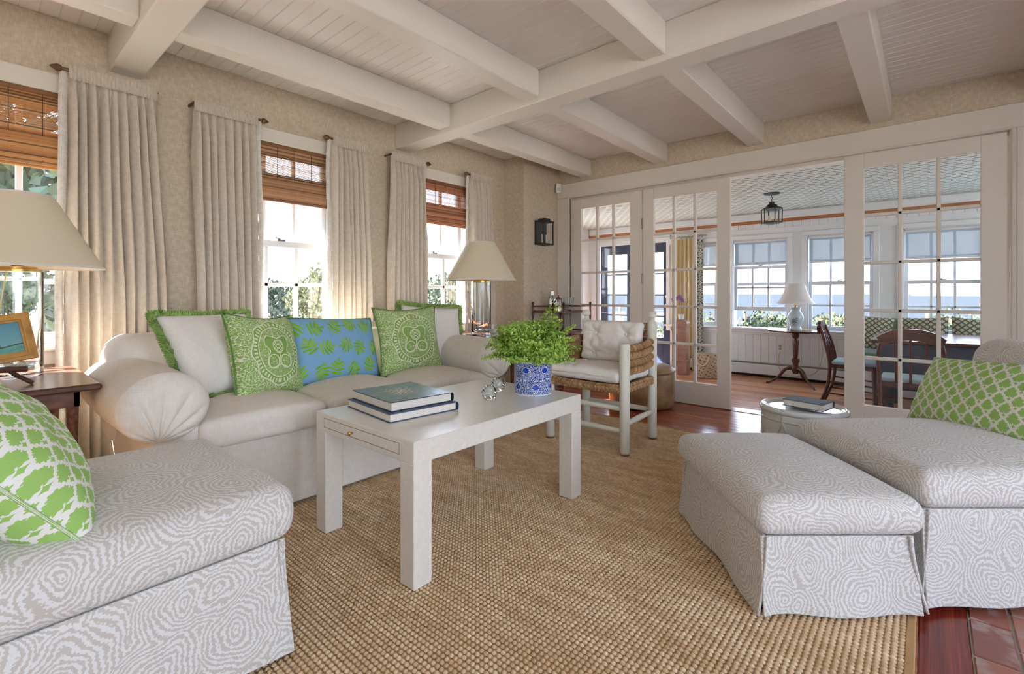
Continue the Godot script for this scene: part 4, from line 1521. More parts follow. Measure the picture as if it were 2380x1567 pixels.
# ---------------------------------------------------------------- side tables with glass lamps
func side_table(label: String, where: Vector3, w: float, d: float, h: float) -> void:
	var t := thing("side_table", label, "side table", where, 0, "dark wood side tables")
	var st := S()
	bx(st, -w / 2, w / 2, h - 0.026, h, -d / 2, d / 2, 0.007)
	fin(st, "table_top", M.walnut, t)
	st = S()
	for e in [[-w / 2 + 0.06, w / 2 - 0.06, -d / 2 + 0.06, -d / 2 + 0.08], [-w / 2 + 0.06, w / 2 - 0.06, d / 2 - 0.08, d / 2 - 0.06], [-w / 2 + 0.06, -w / 2 + 0.08, -d / 2 + 0.06, d / 2 - 0.06], [w / 2 - 0.08, w / 2 - 0.06, -d / 2 + 0.06, d / 2 - 0.06]]: bx(st, e[0], e[1], h - 0.092, h - 0.025, e[2], e[3], 0.002)
	fin(st, "apron", M.walnut, t)
	for sx in [-1.0, 1.0]:
		for sz in [-1.0, 1.0]:
			st = S()
			tube(st, [Vector3(sx * (w / 2 - 0.08), h - 0.05, sz * (d / 2 - 0.08)), Vector3(sx * (w / 2 - 0.08), 0.0, sz * (d / 2 - 0.08))], [0.02, 0.012], 10)
			fin(st, "leg", M.walnut, t)

func glass_lamp(label: String, where: Vector3) -> void:
	var n := thing("table_lamp", label, "lamp", where, 0, "clear glass cylinder lamps")
	var st := S()
	var r := 0.084
	lathe(st, [Vector2(0, 0), Vector2(r - 0.004, 0), Vector2(r, 0.004), Vector2(r, 0.452), Vector2(r - 0.006, 0.452), Vector2(r - 0.007, 0.05), Vector2(r - 0.016, 0.035), Vector2(0, 0.03)], 48)
	fin(st, "glass_body", M.solid_glass, n)
	st = S()
	lathe(st, [Vector2(0, 0.4525), Vector2(r - 0.004, 0.4525), Vector2(r - 0.004, 0.463), Vector2(r - 0.02, 0.467), Vector2(r - 0.02, 0.474), Vector2(0.02, 0.478), Vector2(0.011, 0.49), Vector2(0.011, 0.60), Vector2(0.0, 0.60)], 40)
	fin(st, "cap", M.brass, n)
	st = S()
	tube(st, curve([Vector3(0.0, 0.455, 0.03), Vector3(0.01, 0.25, 0.055), Vector3(-0.005, 0.06, 0.06)], 6), 0.002, 6)
	fin(st, "cord", M.brass, n)
	st = S()
	var b0 := Vector2(0.294, 0.472)
	var t0 := Vector2(0.118, 0.790)
	lathe(st, [b0 - Vector2(0.003, 0), b0, t0, t0 - Vector2(0.003, 0), b0 - Vector2(0.003, 0)], 64)
	fin(st, "shade", M.shade_card, n)
	st = S()
	lathe(st, [b0 + Vector2(-0.004, -0.002), b0 + Vector2(0.002, -0.002), b0 + Vector2(-0.001, 0.008), b0 + Vector2(-0.006, 0.008), b0 + Vector2(-0.004, -0.002)], 64)
	lathe(st, [t0 + Vector2(-0.004, -0.006), t0 + Vector2(0.004, -0.006), t0 + Vector2(0.0, 0.002), t0 + Vector2(-0.005, 0.002), t0 + Vector2(-0.004, -0.006)], 48)
	fin(st, "shade_trim", M.shade_silk, n)
	st = S()
	for k in 3:
		var a := TAU * k / 3.0 + 0.5
		tube(st, [Vector3(0, 0.75, 0), Vector3(cos(a) * 0.139, 0.748, sin(a) * 0.139)], 0.002, 6)
	tube(st, [Vector3(0, 0.60, 0), Vector3(0, 0.755, 0)], 0.004, 6)
	fin(st, "spider", M.brass, n)

func build_side_tables() -> void:
	side_table("dark wooden side table carrying the framed seascape and glass lamp", Vector3(-2.86, 0.0125, -0.06), 0.72, 0.64, 0.65)
	side_table("dark wooden side table at the far arm of the sofa", Vector3(-2.88, 0.0125, -2.88), 0.56, 0.60, 0.65)
	glass_lamp("clear glass cylinder lamp with cone shade beside the framed seascape", Vector3(-3.0, 0.6635, -0.17))
	glass_lamp("clear glass cylinder lamp with cone shade behind the far sofa arm", Vector3(-2.86, 0.6635, -2.905))
	var c := thing("candle_glass", "cut glass tumbler holding a cream candle beside the far lamp", "candle", Vector3(-2.735, 0.6635, -2.93))
	var st := S()
	lathe(st, [Vector2(0, 0), Vector2(0.036, 0), Vector2(0.040, 0.03), Vector2(0.0395, 0.10), Vector2(0.0365, 0.10), Vector2(0.036, 0.028), Vector2(0, 0.022)], 16, Transform3D(), 0.3)
	fin(st, "tumbler", M.solid_glass, c)
	st = S()
	lathe(st, [Vector2(0, 0.029), Vector2(0.0335, 0.029), Vector2(0.0335, 0.062), Vector2(0, 0.064)], 20)
	fin(st, "wax", M.wax, c)
	# framed picture on twig easel
	var fr := rot(Vector3(-2.745, 0.832, -0.068), -16, 88, 9)
	var f := thing("framed_picture", "small teal seascape in gilt wooden frame on the near side table", "picture", Vector3.ZERO)
	f.transform = fr
	var w := 0.135
	var h := 0.095
	for e in 4:
		var long: float = w if e % 2 == 0 else h
		var off: float = h if e % 2 == 0 else w
		st = S()
		var turn := rot(Vector3.ZERO, 0, 0, e * 90.0)
		prism(st, PackedVector2Array([Vector2(-long, -off), Vector2(long, -off), Vector2(long - 0.014, -off + 0.014), Vector2(-long + 0.014, -off + 0.014)]), 0.0, 0.016, turn)
		prism(st, PackedVector2Array([Vector2(-long + 0.014, -off + 0.014), Vector2(long - 0.014, -off + 0.014), Vector2(long - 0.026, -off + 0.026), Vector2(-long + 0.026, -off + 0.026)]), 0.0, 0.022, turn)
		prism(st, PackedVector2Array([Vector2(-long + 0.026, -off + 0.026), Vector2(long - 0.026, -off + 0.026), Vector2(long - 0.034, -off + 0.034), Vector2(-long + 0.034, -off + 0.034)]), 0.0, 0.012, turn)
		fin(st, "frame_side", M.gilt, f)
	st = S()
	st.set_smooth_group(-1)
	var a := w - 0.033
	var b := h - 0.033
	quad(st, Vector3(-a, -b, 0.006), Vector3(a, -b, 0.006), Vector3(a, b, 0.006), Vector3(-a, b, 0.006), Vector2(0, 1), Vector2(1, 1), Vector2(1, 0), Vector2(0, 0))
	fin(st, "painting", M.seascape, f)
	st = S()
	bx(st, -w + 0.005, w - 0.005, -h + 0.005, h - 0.005, -0.002, 0.005)
	fin(st, "back_panel", M.twig, f)
	var ez := thing("twig_easel", "rough twig easel holding up the gilt framed seascape", "easel", Vector3(-2.72, 0.6635, -0.08))
	st = S()
	tube(st, curve([Vector3(0.05, 0.0625, -0.10), Vector3(0.055, 0.066, 0.0), Vector3(0.05, 0.060, 0.12)], 5), [0.011, 0.011, 0.01, 0.012, 0.011, 0.011, 0.011, 0.011, 0.01, 0.011, 0.010], 8)
	fin(st, "ledge", M.twig, ez)
	for s in [-1.0, 1.0]:
		st = S()
		tube(st, curve([Vector3(0.045, 0.054, s * 0.055), Vector3(0.04, 0.035, s * 0.075), Vector3(0.052, 0.004, s * 0.115)], 5), [0.009, 0.009, 0.008, 0.009, 0.009, 0.008, 0.008, 0.008, 0.008, 0.008, 0.007], 8)
		fin(st, "front_leg", M.twig, ez)
	st = S()
	tube(st, [Vector3(0.03, 0.08, 0.0), Vector3(-0.04, 0.17, 0.0), Vector3(-0.09, 0.004, 0.0)], [0.008, 0.008, 0.007], 8)
	fin(st, "back_leg", M.twig, ez)

# ---------------------------------------------------------------- rush armchair
func strands(rows: Array, across: float, size: Vector3, sd: int) -> Array:
	# plaited strands laid along each row (list of points); returns transforms and colours
	var rr := RandomNumberGenerator.new()
	rr.seed = sd
	var xs := []
	var cs := []
	for ri in rows.size():
		var pts: Array = rows[ri]
		for i in pts.size() - 1:
			var p: Vector3 = pts[i]
			var q: Vector3 = pts[i + 1]
			var l := p.distance_to(q)
			var n := maxi(int(l / across), 1)
			var t := (q - p).normalized()
			var up := Vector3.UP if absf(t.y) < 0.9 else Vector3.RIGHT
			var side := t.cross(up).normalized()
			up = side.cross(t)
			for k in n:
				var slant := 0.55 if (ri % 2) == 0 else -0.55
				var dir := (up * cos(slant) + t * sin(slant)).normalized()
				xs.append(Transform3D(Basis((t * cos(slant) - up * sin(slant)) * size.x, dir * size.y, side * size.z), p.lerp(q, (k + 0.5) / n) + Vector3(rr.randf_range(-1, 1), rr.randf_range(-1, 1), rr.randf_range(-1, 1)) * 0.0008))
				cs.append(rgb(136, 98, 60).lerp(rgb(206, 168, 122), rr.randf()).srgb_to_linear())
	return [xs, cs]

func strand_mesh() -> Mesh:
	var st := S()
	rbox(st, Vector3(1, 1, 1), 0.46, 1, null, Transform3D(), 2)
	return done(st)

func futon_pad(w: float, h: float, t: float, buttons: Array, sd: int) -> Mesh:
	var st := S()
	var nz := noise(7.0, sd, 2)
	rbox(st, Vector3(w, t, h), t * 0.42, 30, func(p: Vector3, _d: Vector3) -> Vector3:
		var k := (1.0 - pow(absf(p.x) * 2.0 / w, 4.0)) * (1.0 - pow(absf(p.z) * 2.0 / h, 4.0))
		if p.y > 0.0:
			p.y += 0.022 * k + 0.004 * nz.get_noise_2d(p.x * 3.0, p.z * 3.0)
			for b in buttons:
				var d := Vector2(p.x - b.x, p.z - b.y)
				var r := d.length()
				p.y -= 0.036 * exp(-pow(r / 0.034, 2.0)) + 0.013 * exp(-pow(r / 0.11, 2.0)) * (0.5 + 0.5 * cos(d.angle() * 6.0))
		else: p.y -= 0.01 * k
		p.x += 0.006 * sin(p.z * 26.0) * (absf(p.x) * 2.0 / w)
		return p, Transform3D(), 3)
	return done(st)

func build_rush_chair() -> void:
	var c := thing("rush_armchair", "white-painted post armchair with plaited rush seat and arms beside the fern", "armchair", Vector3(-1.715, 0.0125, -2.94))
	var px := 0.287
	var zf := 0.215
	var zb := -0.225
	var st := S()
	var front := [Vector2(0, 0), Vector2(0.026, 0), Vector2(0.031, 0.012), Vector2(0.032, 0.30), Vector2(0.033, 0.68), Vector2(0.029, 0.694), Vector2(0, 0.698)]
	var back := [Vector2(0, 0), Vector2(0.026, 0), Vector2(0.031, 0.012), Vector2(0.032, 0.45), Vector2(0.033, 0.80), Vector2(0.030, 0.812), Vector2(0.019, 0.822), Vector2(0.019, 0.838), Vector2(0.031, 0.848), Vector2(0.032, 0.866), Vector2(0.027, 0.872), Vector2(0.027, 0.882), Vector2(0.0, 0.886)]
	lathe(st, front, 20)
	var fm: Mesh = done(st)
	st = S()
	lathe(st, back, 20)
	var bm: Mesh = done(st)
	st = S()
	lathe(st, [Vector2(0.0, -0.0002), Vector2(0.0268, -0.0002), Vector2(0.0305, 0.010), Vector2(0.0312, 0.016), Vector2(0.030, 0.018)], 20)
	var worn: Mesh = done(st)
	for s in [-1.0, 1.0]:
		var p := place(fm, "front_post", M.chalk_paint, c, at(s * px, 0, zf))
		place(worn, "worn_foot", M.bare_wood, p)
		var b := place(bm, "back_post", M.chalk_paint, c, at(s * (px - 0.02), 0, zb))
		place(worn, "worn_foot", M.bare_wood, b)
	for e in [[Vector3(-px, 0.285, zf), Vector3(px, 0.285, zf)], [Vector3(-px, 0.145, zf), Vector3(px, 0.145, zf)], [Vector3(-px + 0.02, 0.20, zb), Vector3(px - 0.02, 0.20, zb)], [Vector3(-px, 0.19, zf), Vector3(-px + 0.02, 0.19, zb)], [Vector3(px, 0.19, zf), Vector3(px - 0.02, 0.19, zb)]]:
		st = S()
		tube(st, [e[0], e[0].lerp(e[1], 0.08), e[0].lerp(e[1], 0.5), e[0].lerp(e[1], 0.92), e[1]], [0.012, 0.016, 0.019, 0.016, 0.012], 12)
		fin(st, "stretcher", M.chalk_paint, c)
	# plaited seat rail, arm panels and back panel
	var sm := strand_mesh()
	var rows := []
	for k in 3:
		var y := 0.395 + k * 0.016
		var bow := 0.022 * (1.0 - absf(k - 1.0) * 0.3)
		rows.append([Vector3(-px, y, zf + 0.01), Vector3(-px * 0.4, y - 0.006, zf + bow), Vector3(px * 0.4, y - 0.006, zf + bow), Vector3(px, y, zf + 0.01)])
		rows.append([Vector3(px + 0.006, y, zf), Vector3(px - 0.012, y, zb)])
		rows.append([Vector3(-px - 0.006, y, zf), Vector3(-px + 0.012, y, zb)])
	var got := strands(rows, 0.0065, Vector3(0.010, 0.030, 0.028), 5)
	many(sm, got[0], "seat_rush", M.rush, c, got[1])
	st = S()
	rbox(st, Vector3(px * 2 - 0.02, 0.04, 0.42), 0.015, 3, null, at(0, 0.405, 0), 2)
	fin(st, "seat_deck", M.bare_wood, c)
	for s in [-1.0, 1.0]:
		rows = []
		for k in 4: rows.append([Vector3(s * (px + 0.004), 0.515 + k * 0.048, zf - 0.03), Vector3(s * (px + 0.018), 0.518 + k * 0.049, 0.0), Vector3(s * (px - 0.012), 0.530 + k * 0.05, zb + 0.03)])
		got = strands(rows, 0.0055, Vector3(0.0085, 0.054, 0.038), 8)
		many(sm, got[0], "arm_rush", M.rush, c, got[1])
	rows = []
	for k in 6: rows.append([Vector3(-px + 0.03, 0.53 + k * 0.05, zb), Vector3(0, 0.525 + k * 0.05, zb - 0.02), Vector3(px - 0.03, 0.53 + k * 0.05, zb)])
	got = strands(rows, 0.006, Vector3(0.009, 0.056, 0.024), 11)
	many(sm, got[0], "back_rush", M.rush, c, got[1])
	var pad := thing("seat_pad", "cream tufted futon pad on the rush armchair seat", "cushion", Vector3(-1.715, 0.4925, -2.90))
	place(futon_pad(0.54, 0.42, 0.075, [Vector2(-0.13, -0.08), Vector2(0.13, -0.08), Vector2(-0.13, 0.10), Vector2(0.13, 0.10)], 3), "cover", M.futon, pad)
	for b in [Vector2(-0.13, -0.08), Vector2(0.13, -0.08), Vector2(-0.13, 0.10), Vector2(0.13, 0.10)]:
		st = S()
		lathe(st, [Vector2(0.010, 0.028), Vector2(0.006, 0.033), Vector2(0, 0.034)], 10, at(b.x, 0.0, b.y))
		fin(st, "button", M.futon, pad)
	var bp := thing("back_pad", "cream tufted back pad leaning in the rush armchair", "cushion", Vector3.ZERO)
	bp.transform = rot(Vector3(-1.715, 0.682, -3.075), -12) * Transform3D(Basis(Vector3.RIGHT, PI / 2), Vector3.ZERO)
	place(futon_pad(0.47, 0.29, 0.07, [Vector2(-0.12, -0.05), Vector2(0.12, -0.05), Vector2(-0.12, 0.09), Vector2(0.12, 0.09)], 9), "cover", M.futon, bp)
	for b in [Vector2(-0.12, -0.05), Vector2(0.12, -0.05), Vector2(-0.12, 0.09), Vector2(0.12, 0.09)]:
		st = S()
		lathe(st, [Vector2(0.010, 0.026), Vector2(0.006, 0.031), Vector2(0, 0.032)], 10, at(b.x, 0.0, b.y))
		fin(st, "button", M.futon, bp)

# ---------------------------------------------------------------- pouf, garden stool, drinks cart, sconce
func build_corner() -> void:
	var p := thing("leather_pouf", "round brown leather pouf on the floor behind the rush armchair", "pouf", Vector3(-1.975, 0, -4.085))
	var st := S()
	lathe(st, [Vector2(0, 0.02), Vector2(0.275, 0.02), Vector2(0.288, 0.05), Vector2(0.291, 0.17), Vector2(0.288, 0.30), Vector2(0.284, 0.315)], 40, Transform3D(), 1.2)
	fin(st, "side", M.leather, p)
	st = S()
	lathe(st, [Vector2(0.284, 0.312), Vector2(0.298, 0.325), Vector2(0.296, 0.345), Vector2(0.255, 0.372), Vector2(0.14, 0.388), Vector2(0, 0.392)], 40, Transform3D(), 1.5)
	fin(st, "top", M.leather, p)
	st = S()
	lathe(st, [Vector2(0, 0.0), Vector2(0.24, 0.0), Vector2(0.24, 0.022), Vector2(0, 0.022)], 32)
	fin(st, "base", M.dark_gap, p)
	for k in 6:
		var a := TAU * k / 6.0
		st = S()
		tube(st, [Vector3(cos(a) * 0.280, 0.025, sin(a) * 0.280), Vector3(cos(a) * 0.2925, 0.17, sin(a) * 0.2925), Vector3(cos(a) * 0.286, 0.312, sin(a) * 0.286)], 0.003, 6)
		fin(st, "seam", M.leather, p)
	# glazed drum stool with bamboo relief
	var g := thing("garden_stool", "pale glazed ceramic drum stool with raised lattice beside the ottoman", "stool", Vector3(-0.512, 0.0125, -3.02))
	st = S()
	lathe(st, [Vector2(0, 0), Vector2(0.188, 0), Vector2(0.195, 0.01), Vector2(0.200, 0.20), Vector2(0.203, 0.365), Vector2(0.200, 0.372)], 48)
	fin(st, "body", M.stool_glaze, g)
	st = S()
	lathe(st, [Vector2(0.198, 0.366), Vector2(0.210, 0.372), Vector2(0.213, 0.384), Vector2(0.208, 0.396), Vector2(0.196, 0.400), Vector2(0.182, 0.394), Vector2(0.176, 0.386), Vector2(0, 0.386)], 56, Transform3D(), 0.9)
	fin(st, "rim", M.stool_glaze, g)
	for k in 10:
		var a := TAU * k / 10.0
		st = S()
		var ring := func(an: float, y: float) -> Vector3: return Vector3(cos(an), 0, sin(an)) * (0.1985 + 0.004 * y / 0.37) + Vector3(0, y, 0)
		tube(st, [ring.call(a, 0.01), ring.call(a, 0.18), ring.call(a, 0.365)], 0.0055, 6)
		var b := a + TAU / 10.0
		var l1 := []
		var l2 := []
		for j in 9:
			l1.append(ring.call(lerpf(a, b, j / 8.0), lerpf(0.04, 0.33, j / 8.0)))
			l2.append(ring.call(lerpf(b, a, j / 8.0), lerpf(0.04, 0.33, j / 8.0)))
		tube(st, l1, 0.005, 6)
		tube(st, l2, 0.005, 6)
		var l3 := []
		for j in 7: l3.append(ring.call(lerpf(a, b, j / 6.0), 0.335))
		tube(st, l3, 0.005, 6)
		fin(st, "relief", M.stool_glaze, g)
	book("navy_book", "small navy hardback lying on the ceramic drum stool", Vector3(-0.485, 0.414, -2.985), -12, 0.20, 0.14, 0.036, M.book_navy, M.book_navy)
	# drinks cart
	var c := thing("drinks_cart", "reddish bamboo-style drinks cart in the corner by the french doors", "cart", Vector3(-2.87, 0, -4.11))
	var hx := 0.19
	var hz := 0.245
	for sx in [-1.0, 1.0]:
		for sz in [-1.0, 1.0]:
			st = S()
			var pts := []
			var rs := []
			for k in 20:
				pts.append(Vector3(sx * hx, 0.0 + k * 0.048, sz * hz))
				rs.append(0.0115 if k % 5 == 2 else 0.0095)
			tube(st, pts, rs, 8)
			lathe(st, [Vector2(0.0095, 0.912), Vector2(0.014, 0.920), Vector2(0.010, 0.934), Vector2(0.0, 0.938)], 8, at(sx * hx, 0, sz * hz))
			fin(st, "post", M.chair_wood, c)
	for y in [0.848, 0.590]:
		st = S()
		bx(st, -hx, hx, y - 0.010, y, -hz, hz, 0.003)
		fin(st, "shelf", M.mahogany, c)
		for e in [[-hx, hz, hx, hz], [hx, hz, hx, -hz], [hx, -hz, -hx, -hz], [-hx, -hz, -hx, hz]]:
			st = S()
			tube(st, [Vector3(e[0], y - 0.012, e[1]), Vector3(e[2], y - 0.012, e[3])], 0.010, 8)
			tube(st, [Vector3(e[0], y + 0.045, e[1]), Vector3(e[2], y + 0.045, e[3])], 0.006, 8)
			fin(st, "rail", M.chair_wood, c)
	st = S()
	for e in [[-hx, hz, hx, -hz], [-hx, -hz, hx, hz]]: tube(st, [Vector3(e[0], 0.16, e[1]), Vector3(0, 0.21, 0), Vector3(e[2], 0.16, e[3])], 0.008, 8)
	fin(st, "cross_brace", M.chair_wood, c)
	var sh := thing("cocktail_shaker", "silver cocktail shaker standing on the drinks cart", "shaker", Vector3(-2.92, 0.849, -4.00))
	st = S()
	lathe(st, [Vector2(0, 0), Vector2(0.034, 0), Vector2(0.038, 0.01), Vector2(0.038, 0.115), Vector2(0.030, 0.145), Vector2(0.018, 0.158), Vector2(0.018, 0.165)], 28)
	fin(st, "body", M.steel, sh)
	st = S()
	lathe(st, [Vector2(0.020, 0.162), Vector2(0.020, 0.195), Vector2(0.014, 0.203), Vector2(0, 0.205)], 24)
	fin(st, "cap", M.steel, sh)
	var b := thing("glass_bucket", "clear glass ice bucket on the drinks cart", "ice bucket", Vector3(-2.765, 0.849, -4.06))
	st = S()
	lathe(st, [Vector2(0, 0), Vector2(0.048, 0), Vector2(0.066, 0.135), Vector2(0.063, 0.135), Vector2(0.046, 0.012), Vector2(0, 0.010)], 28)
	fin(st, "bowl", M.solid_glass, b)
	var pt := thing("lidded_pot", "pewter lidded pot on the drinks cart", "pot", Vector3(-2.80, 0.849, -3.95))
	st = S()
	lathe(st, [Vector2(0, 0), Vector2(0.032, 0), Vector2(0.030, 0.10), Vector2(0.033, 0.115)], 24)
	fin(st, "body", M.steel, pt)
	st = S()
	lathe(st, [Vector2(0.034, 0.115), Vector2(0.020, 0.132), Vector2(0.004, 0.138), Vector2(0.008, 0.150), Vector2(0, 0.156)], 20)
	fin(st, "lid", M.bronze, pt)
	var tg := thing("twig_tongs", "dark twig-shaped ice tongs leaning on the drinks cart", "tongs", Vector3(-2.86, 0.849, -3.96))
	st = S()
	tube(st, curve([Vector3(-0.045, 0.004, 0), Vector3(-0.01, 0.06, 0.004), Vector3(0.035, 0.125, 0)], 5), 0.0065, 6)
	fin(st, "arm", M.twig, tg)
	st = S()
	tube(st, curve([Vector3(0.03, 0.004, 0.012), Vector3(0.012, 0.05, 0.012), Vector3(-0.012, 0.10, 0.012)], 5), 0.0065, 6)
	fin(st, "arm", M.twig, tg)
	for k in 5:
		var gl := thing("wine_glass", "upturned glass in the row on lower shelf of drinks cart", "glass", Vector3(-3.0 + (k % 3) * 0.12, 0.591, -3.94 - (k / 3) * 0.14), 0, "glasses on the cart's lower shelf")
		st = S()
		lathe(st, [Vector2(0.036, 0.0), Vector2(0.038, 0.05), Vector2(0.026, 0.085), Vector2(0.004, 0.094), Vector2(0.004, 0.12), Vector2(0.03, 0.126), Vector2(0.03, 0.128), Vector2(0, 0.128)], 20)
		fin(st, "bowl", M.solid_glass, gl)
	# wall lantern on the chimney breast, motion sensor
	var w := thing("wall_lantern", "black box lantern sconce on the grasscloth corner wall", "sconce", Vector3(-3.12, 1.545, -4.06))
	st = S()
	for z in [-0.085, 0.085]:
		for x in [0.012, 0.105]: bx(st, x, x + 0.010, 0.0, 0.235, z - 0.005, z + 0.005)
	bx(st, 0.005, 0.118, -0.008, 0.006, -0.094, 0.094, 0.002)
	bx(st, 0.005, 0.118, 0.228, 0.244, -0.094, 0.094, 0.002)
	fin(st, "frame", M.iron, w)
	st = S()
	prism(st, PackedVector2Array([Vector2(-0.06, 0.244), Vector2(0.06, 0.244), Vector2(0.045, 0.268), Vector2(-0.045, 0.268)]), -0.04, 0.04, Transform3D(Basis(Vector3.UP, PI / 2), Vector3(0.06, 0, 0)))
	fin(st, "cap", M.iron, w)
	st = S()
	bx(st, 0.0, 0.008, -0.01, 0.246, -0.094, 0.094, 0.001)
	fin(st, "back_plate", M.iron, w)
	st = S()
	st.set_smooth_group(-1)
	face(st, [Vector3(0.112, 0.006, -0.08), Vector3(0.112, 0.006, 0.08), Vector3(0.112, 0.228, 0.08), Vector3(0.112, 0.228, -0.08)], Vector3(1, 0, 0))
	for z in [-0.085, 0.085]: face(st, [Vector3(0.022, 0.006, z), Vector3(0.105, 0.006, z), Vector3(0.105, 0.228, z), Vector3(0.022, 0.228, z)], Vector3(0, 0, z))
	fin(st, "glazing", M.pane_glass, w)
	for z in [-0.035, 0.035]:
		st = S()
		tube(st, [Vector3(0.06, 0.006, z), Vector3(0.06, 0.10, z)], 0.010, 10)
		fin(st, "candle_sleeve", M.wax, w)
	var ms := thing("motion_sensor", "small white motion sensor where corner wall meets the door casing", "sensor", Vector3(-3.075, 2.13, -4.335), 45)
	st = S()
	rbox(st, Vector3(0.055, 0.105, 0.04), 0.010, 2, null, at(0, 0.052, 0), 3)
	fin(st, "case", M.plastic_white, ms)
	st = S()
	rbox(st, Vector3(0.032, 0.035, 0.01), 0.004, 2, null, at(0, 0.040, 0.019), 2)
	fin(st, "lens", M.sash_paint, ms)

# ---------------------------------------------------------------- sunroom furniture
func dining_chair(label: String, where: Vector3, turn: float) -> Node3D:
	var n := thing("dining_chair", label, "chair", where, turn, "mahogany dining chairs")
	var st := S()
	var rail := PackedVector2Array([Vector2(-0.21, -0.20), Vector2(-0.235, 0.17), Vector2(-0.18, 0.21), Vector2(0.18, 0.21), Vector2(0.235, 0.17), Vector2(0.21, -0.20)])
	prism(st, rail, 0.405, 0.44, Transform3D(Basis(Vector3.RIGHT, -PI / 2), Vector3.ZERO) * Transform3D(Basis.from_scale(Vector3(1, -1, 1)), Vector3.ZERO))
	fin(st, "seat_frame", M.chair_wood, n)
	st = S()
	rbox(st, Vector3(0.40, 0.035, 0.37), 0.014, 4, crown(0.2, 0.18, 0.012), at(0, 0.457, 0.005), 3)
	fin(st, "seat_pad", M.blue_pad, n)
	for s in [-1.0, 1.0]:
		st = S()
		tube(st, curve([Vector3(s * 0.185, 0.43, 0.17), Vector3(s * 0.19, 0.30, 0.175), Vector3(s * 0.19, 0.15, 0.178), Vector3(s * 0.19, 0.0, 0.18)], 5), [0.020, 0.022, 0.017, 0.023, 0.019, 0.018, 0.017, 0.017, 0.016, 0.016, 0.015, 0.014, 0.016, 0.014, 0.013, 0.012], 10)
		fin(st, "leg", M.chair_wood, n)
		st = S()
		tube(st, curve([Vector3(s * 0.185, 0.0, -0.29), Vector3(s * 0.19, 0.22, -0.215), Vector3(s * 0.20, 0.45, -0.195), Vector3(s * 0.205, 0.66, -0.235), Vector3(s * 0.17, 0.83, -0.285)], 5), 0.016, 8)
		fin(st, "leg", M.chair_wood, n)
	st = S()
	var bow := PackedVector2Array()
	for k in 13:
		var t := -1.0 + k / 6.0
		bow.append(Vector2(t * 0.215, 0.89 - 0.075 * pow(absf(t), 2.6)))
	for k in 13:
		var t := 1.0 - k / 6.0
		bow.append(Vector2(t * 0.18, 0.80 - 0.055 * pow(absf(t), 2.2)))
	prism(st, bow, -0.306, -0.280)
	fin(st, "crest_rail", M.chair_wood, n)
	for x in [-0.09, 0.0, 0.09]:
		st = S()
		tube(st, curve([Vector3(x, 0.44, -0.195), Vector3(x * 1.05, 0.62, -0.225), Vector3(x * 1.1, 0.80, -0.288)], 4), 0.010, 7)
		fin(st, "spindle", M.chair_wood, n)
	for e in [[-0.19, 0.14, 0.178, 0.19, 0.14, 0.178], [-0.19, 0.26, 0.175, 0.19, 0.26, 0.175], [-0.19, 0.12, 0.178, -0.188, 0.14, -0.24], [0.19, 0.12, 0.178, 0.188, 0.14, -0.24], [-0.19, 0.24, 0.175, -0.19, 0.26, -0.21], [0.19, 0.24, 0.175, 0.19, 0.26, -0.21], [-0.19, 0.18, -0.225, 0.19, 0.18, -0.225]]:
		st = S()
		tube(st, [Vector3(e[0], e[1], e[2]), Vector3(e[3], e[4], e[5])], 0.009, 7)
		fin(st, "stretcher", M.chair_wood, n)
	return n

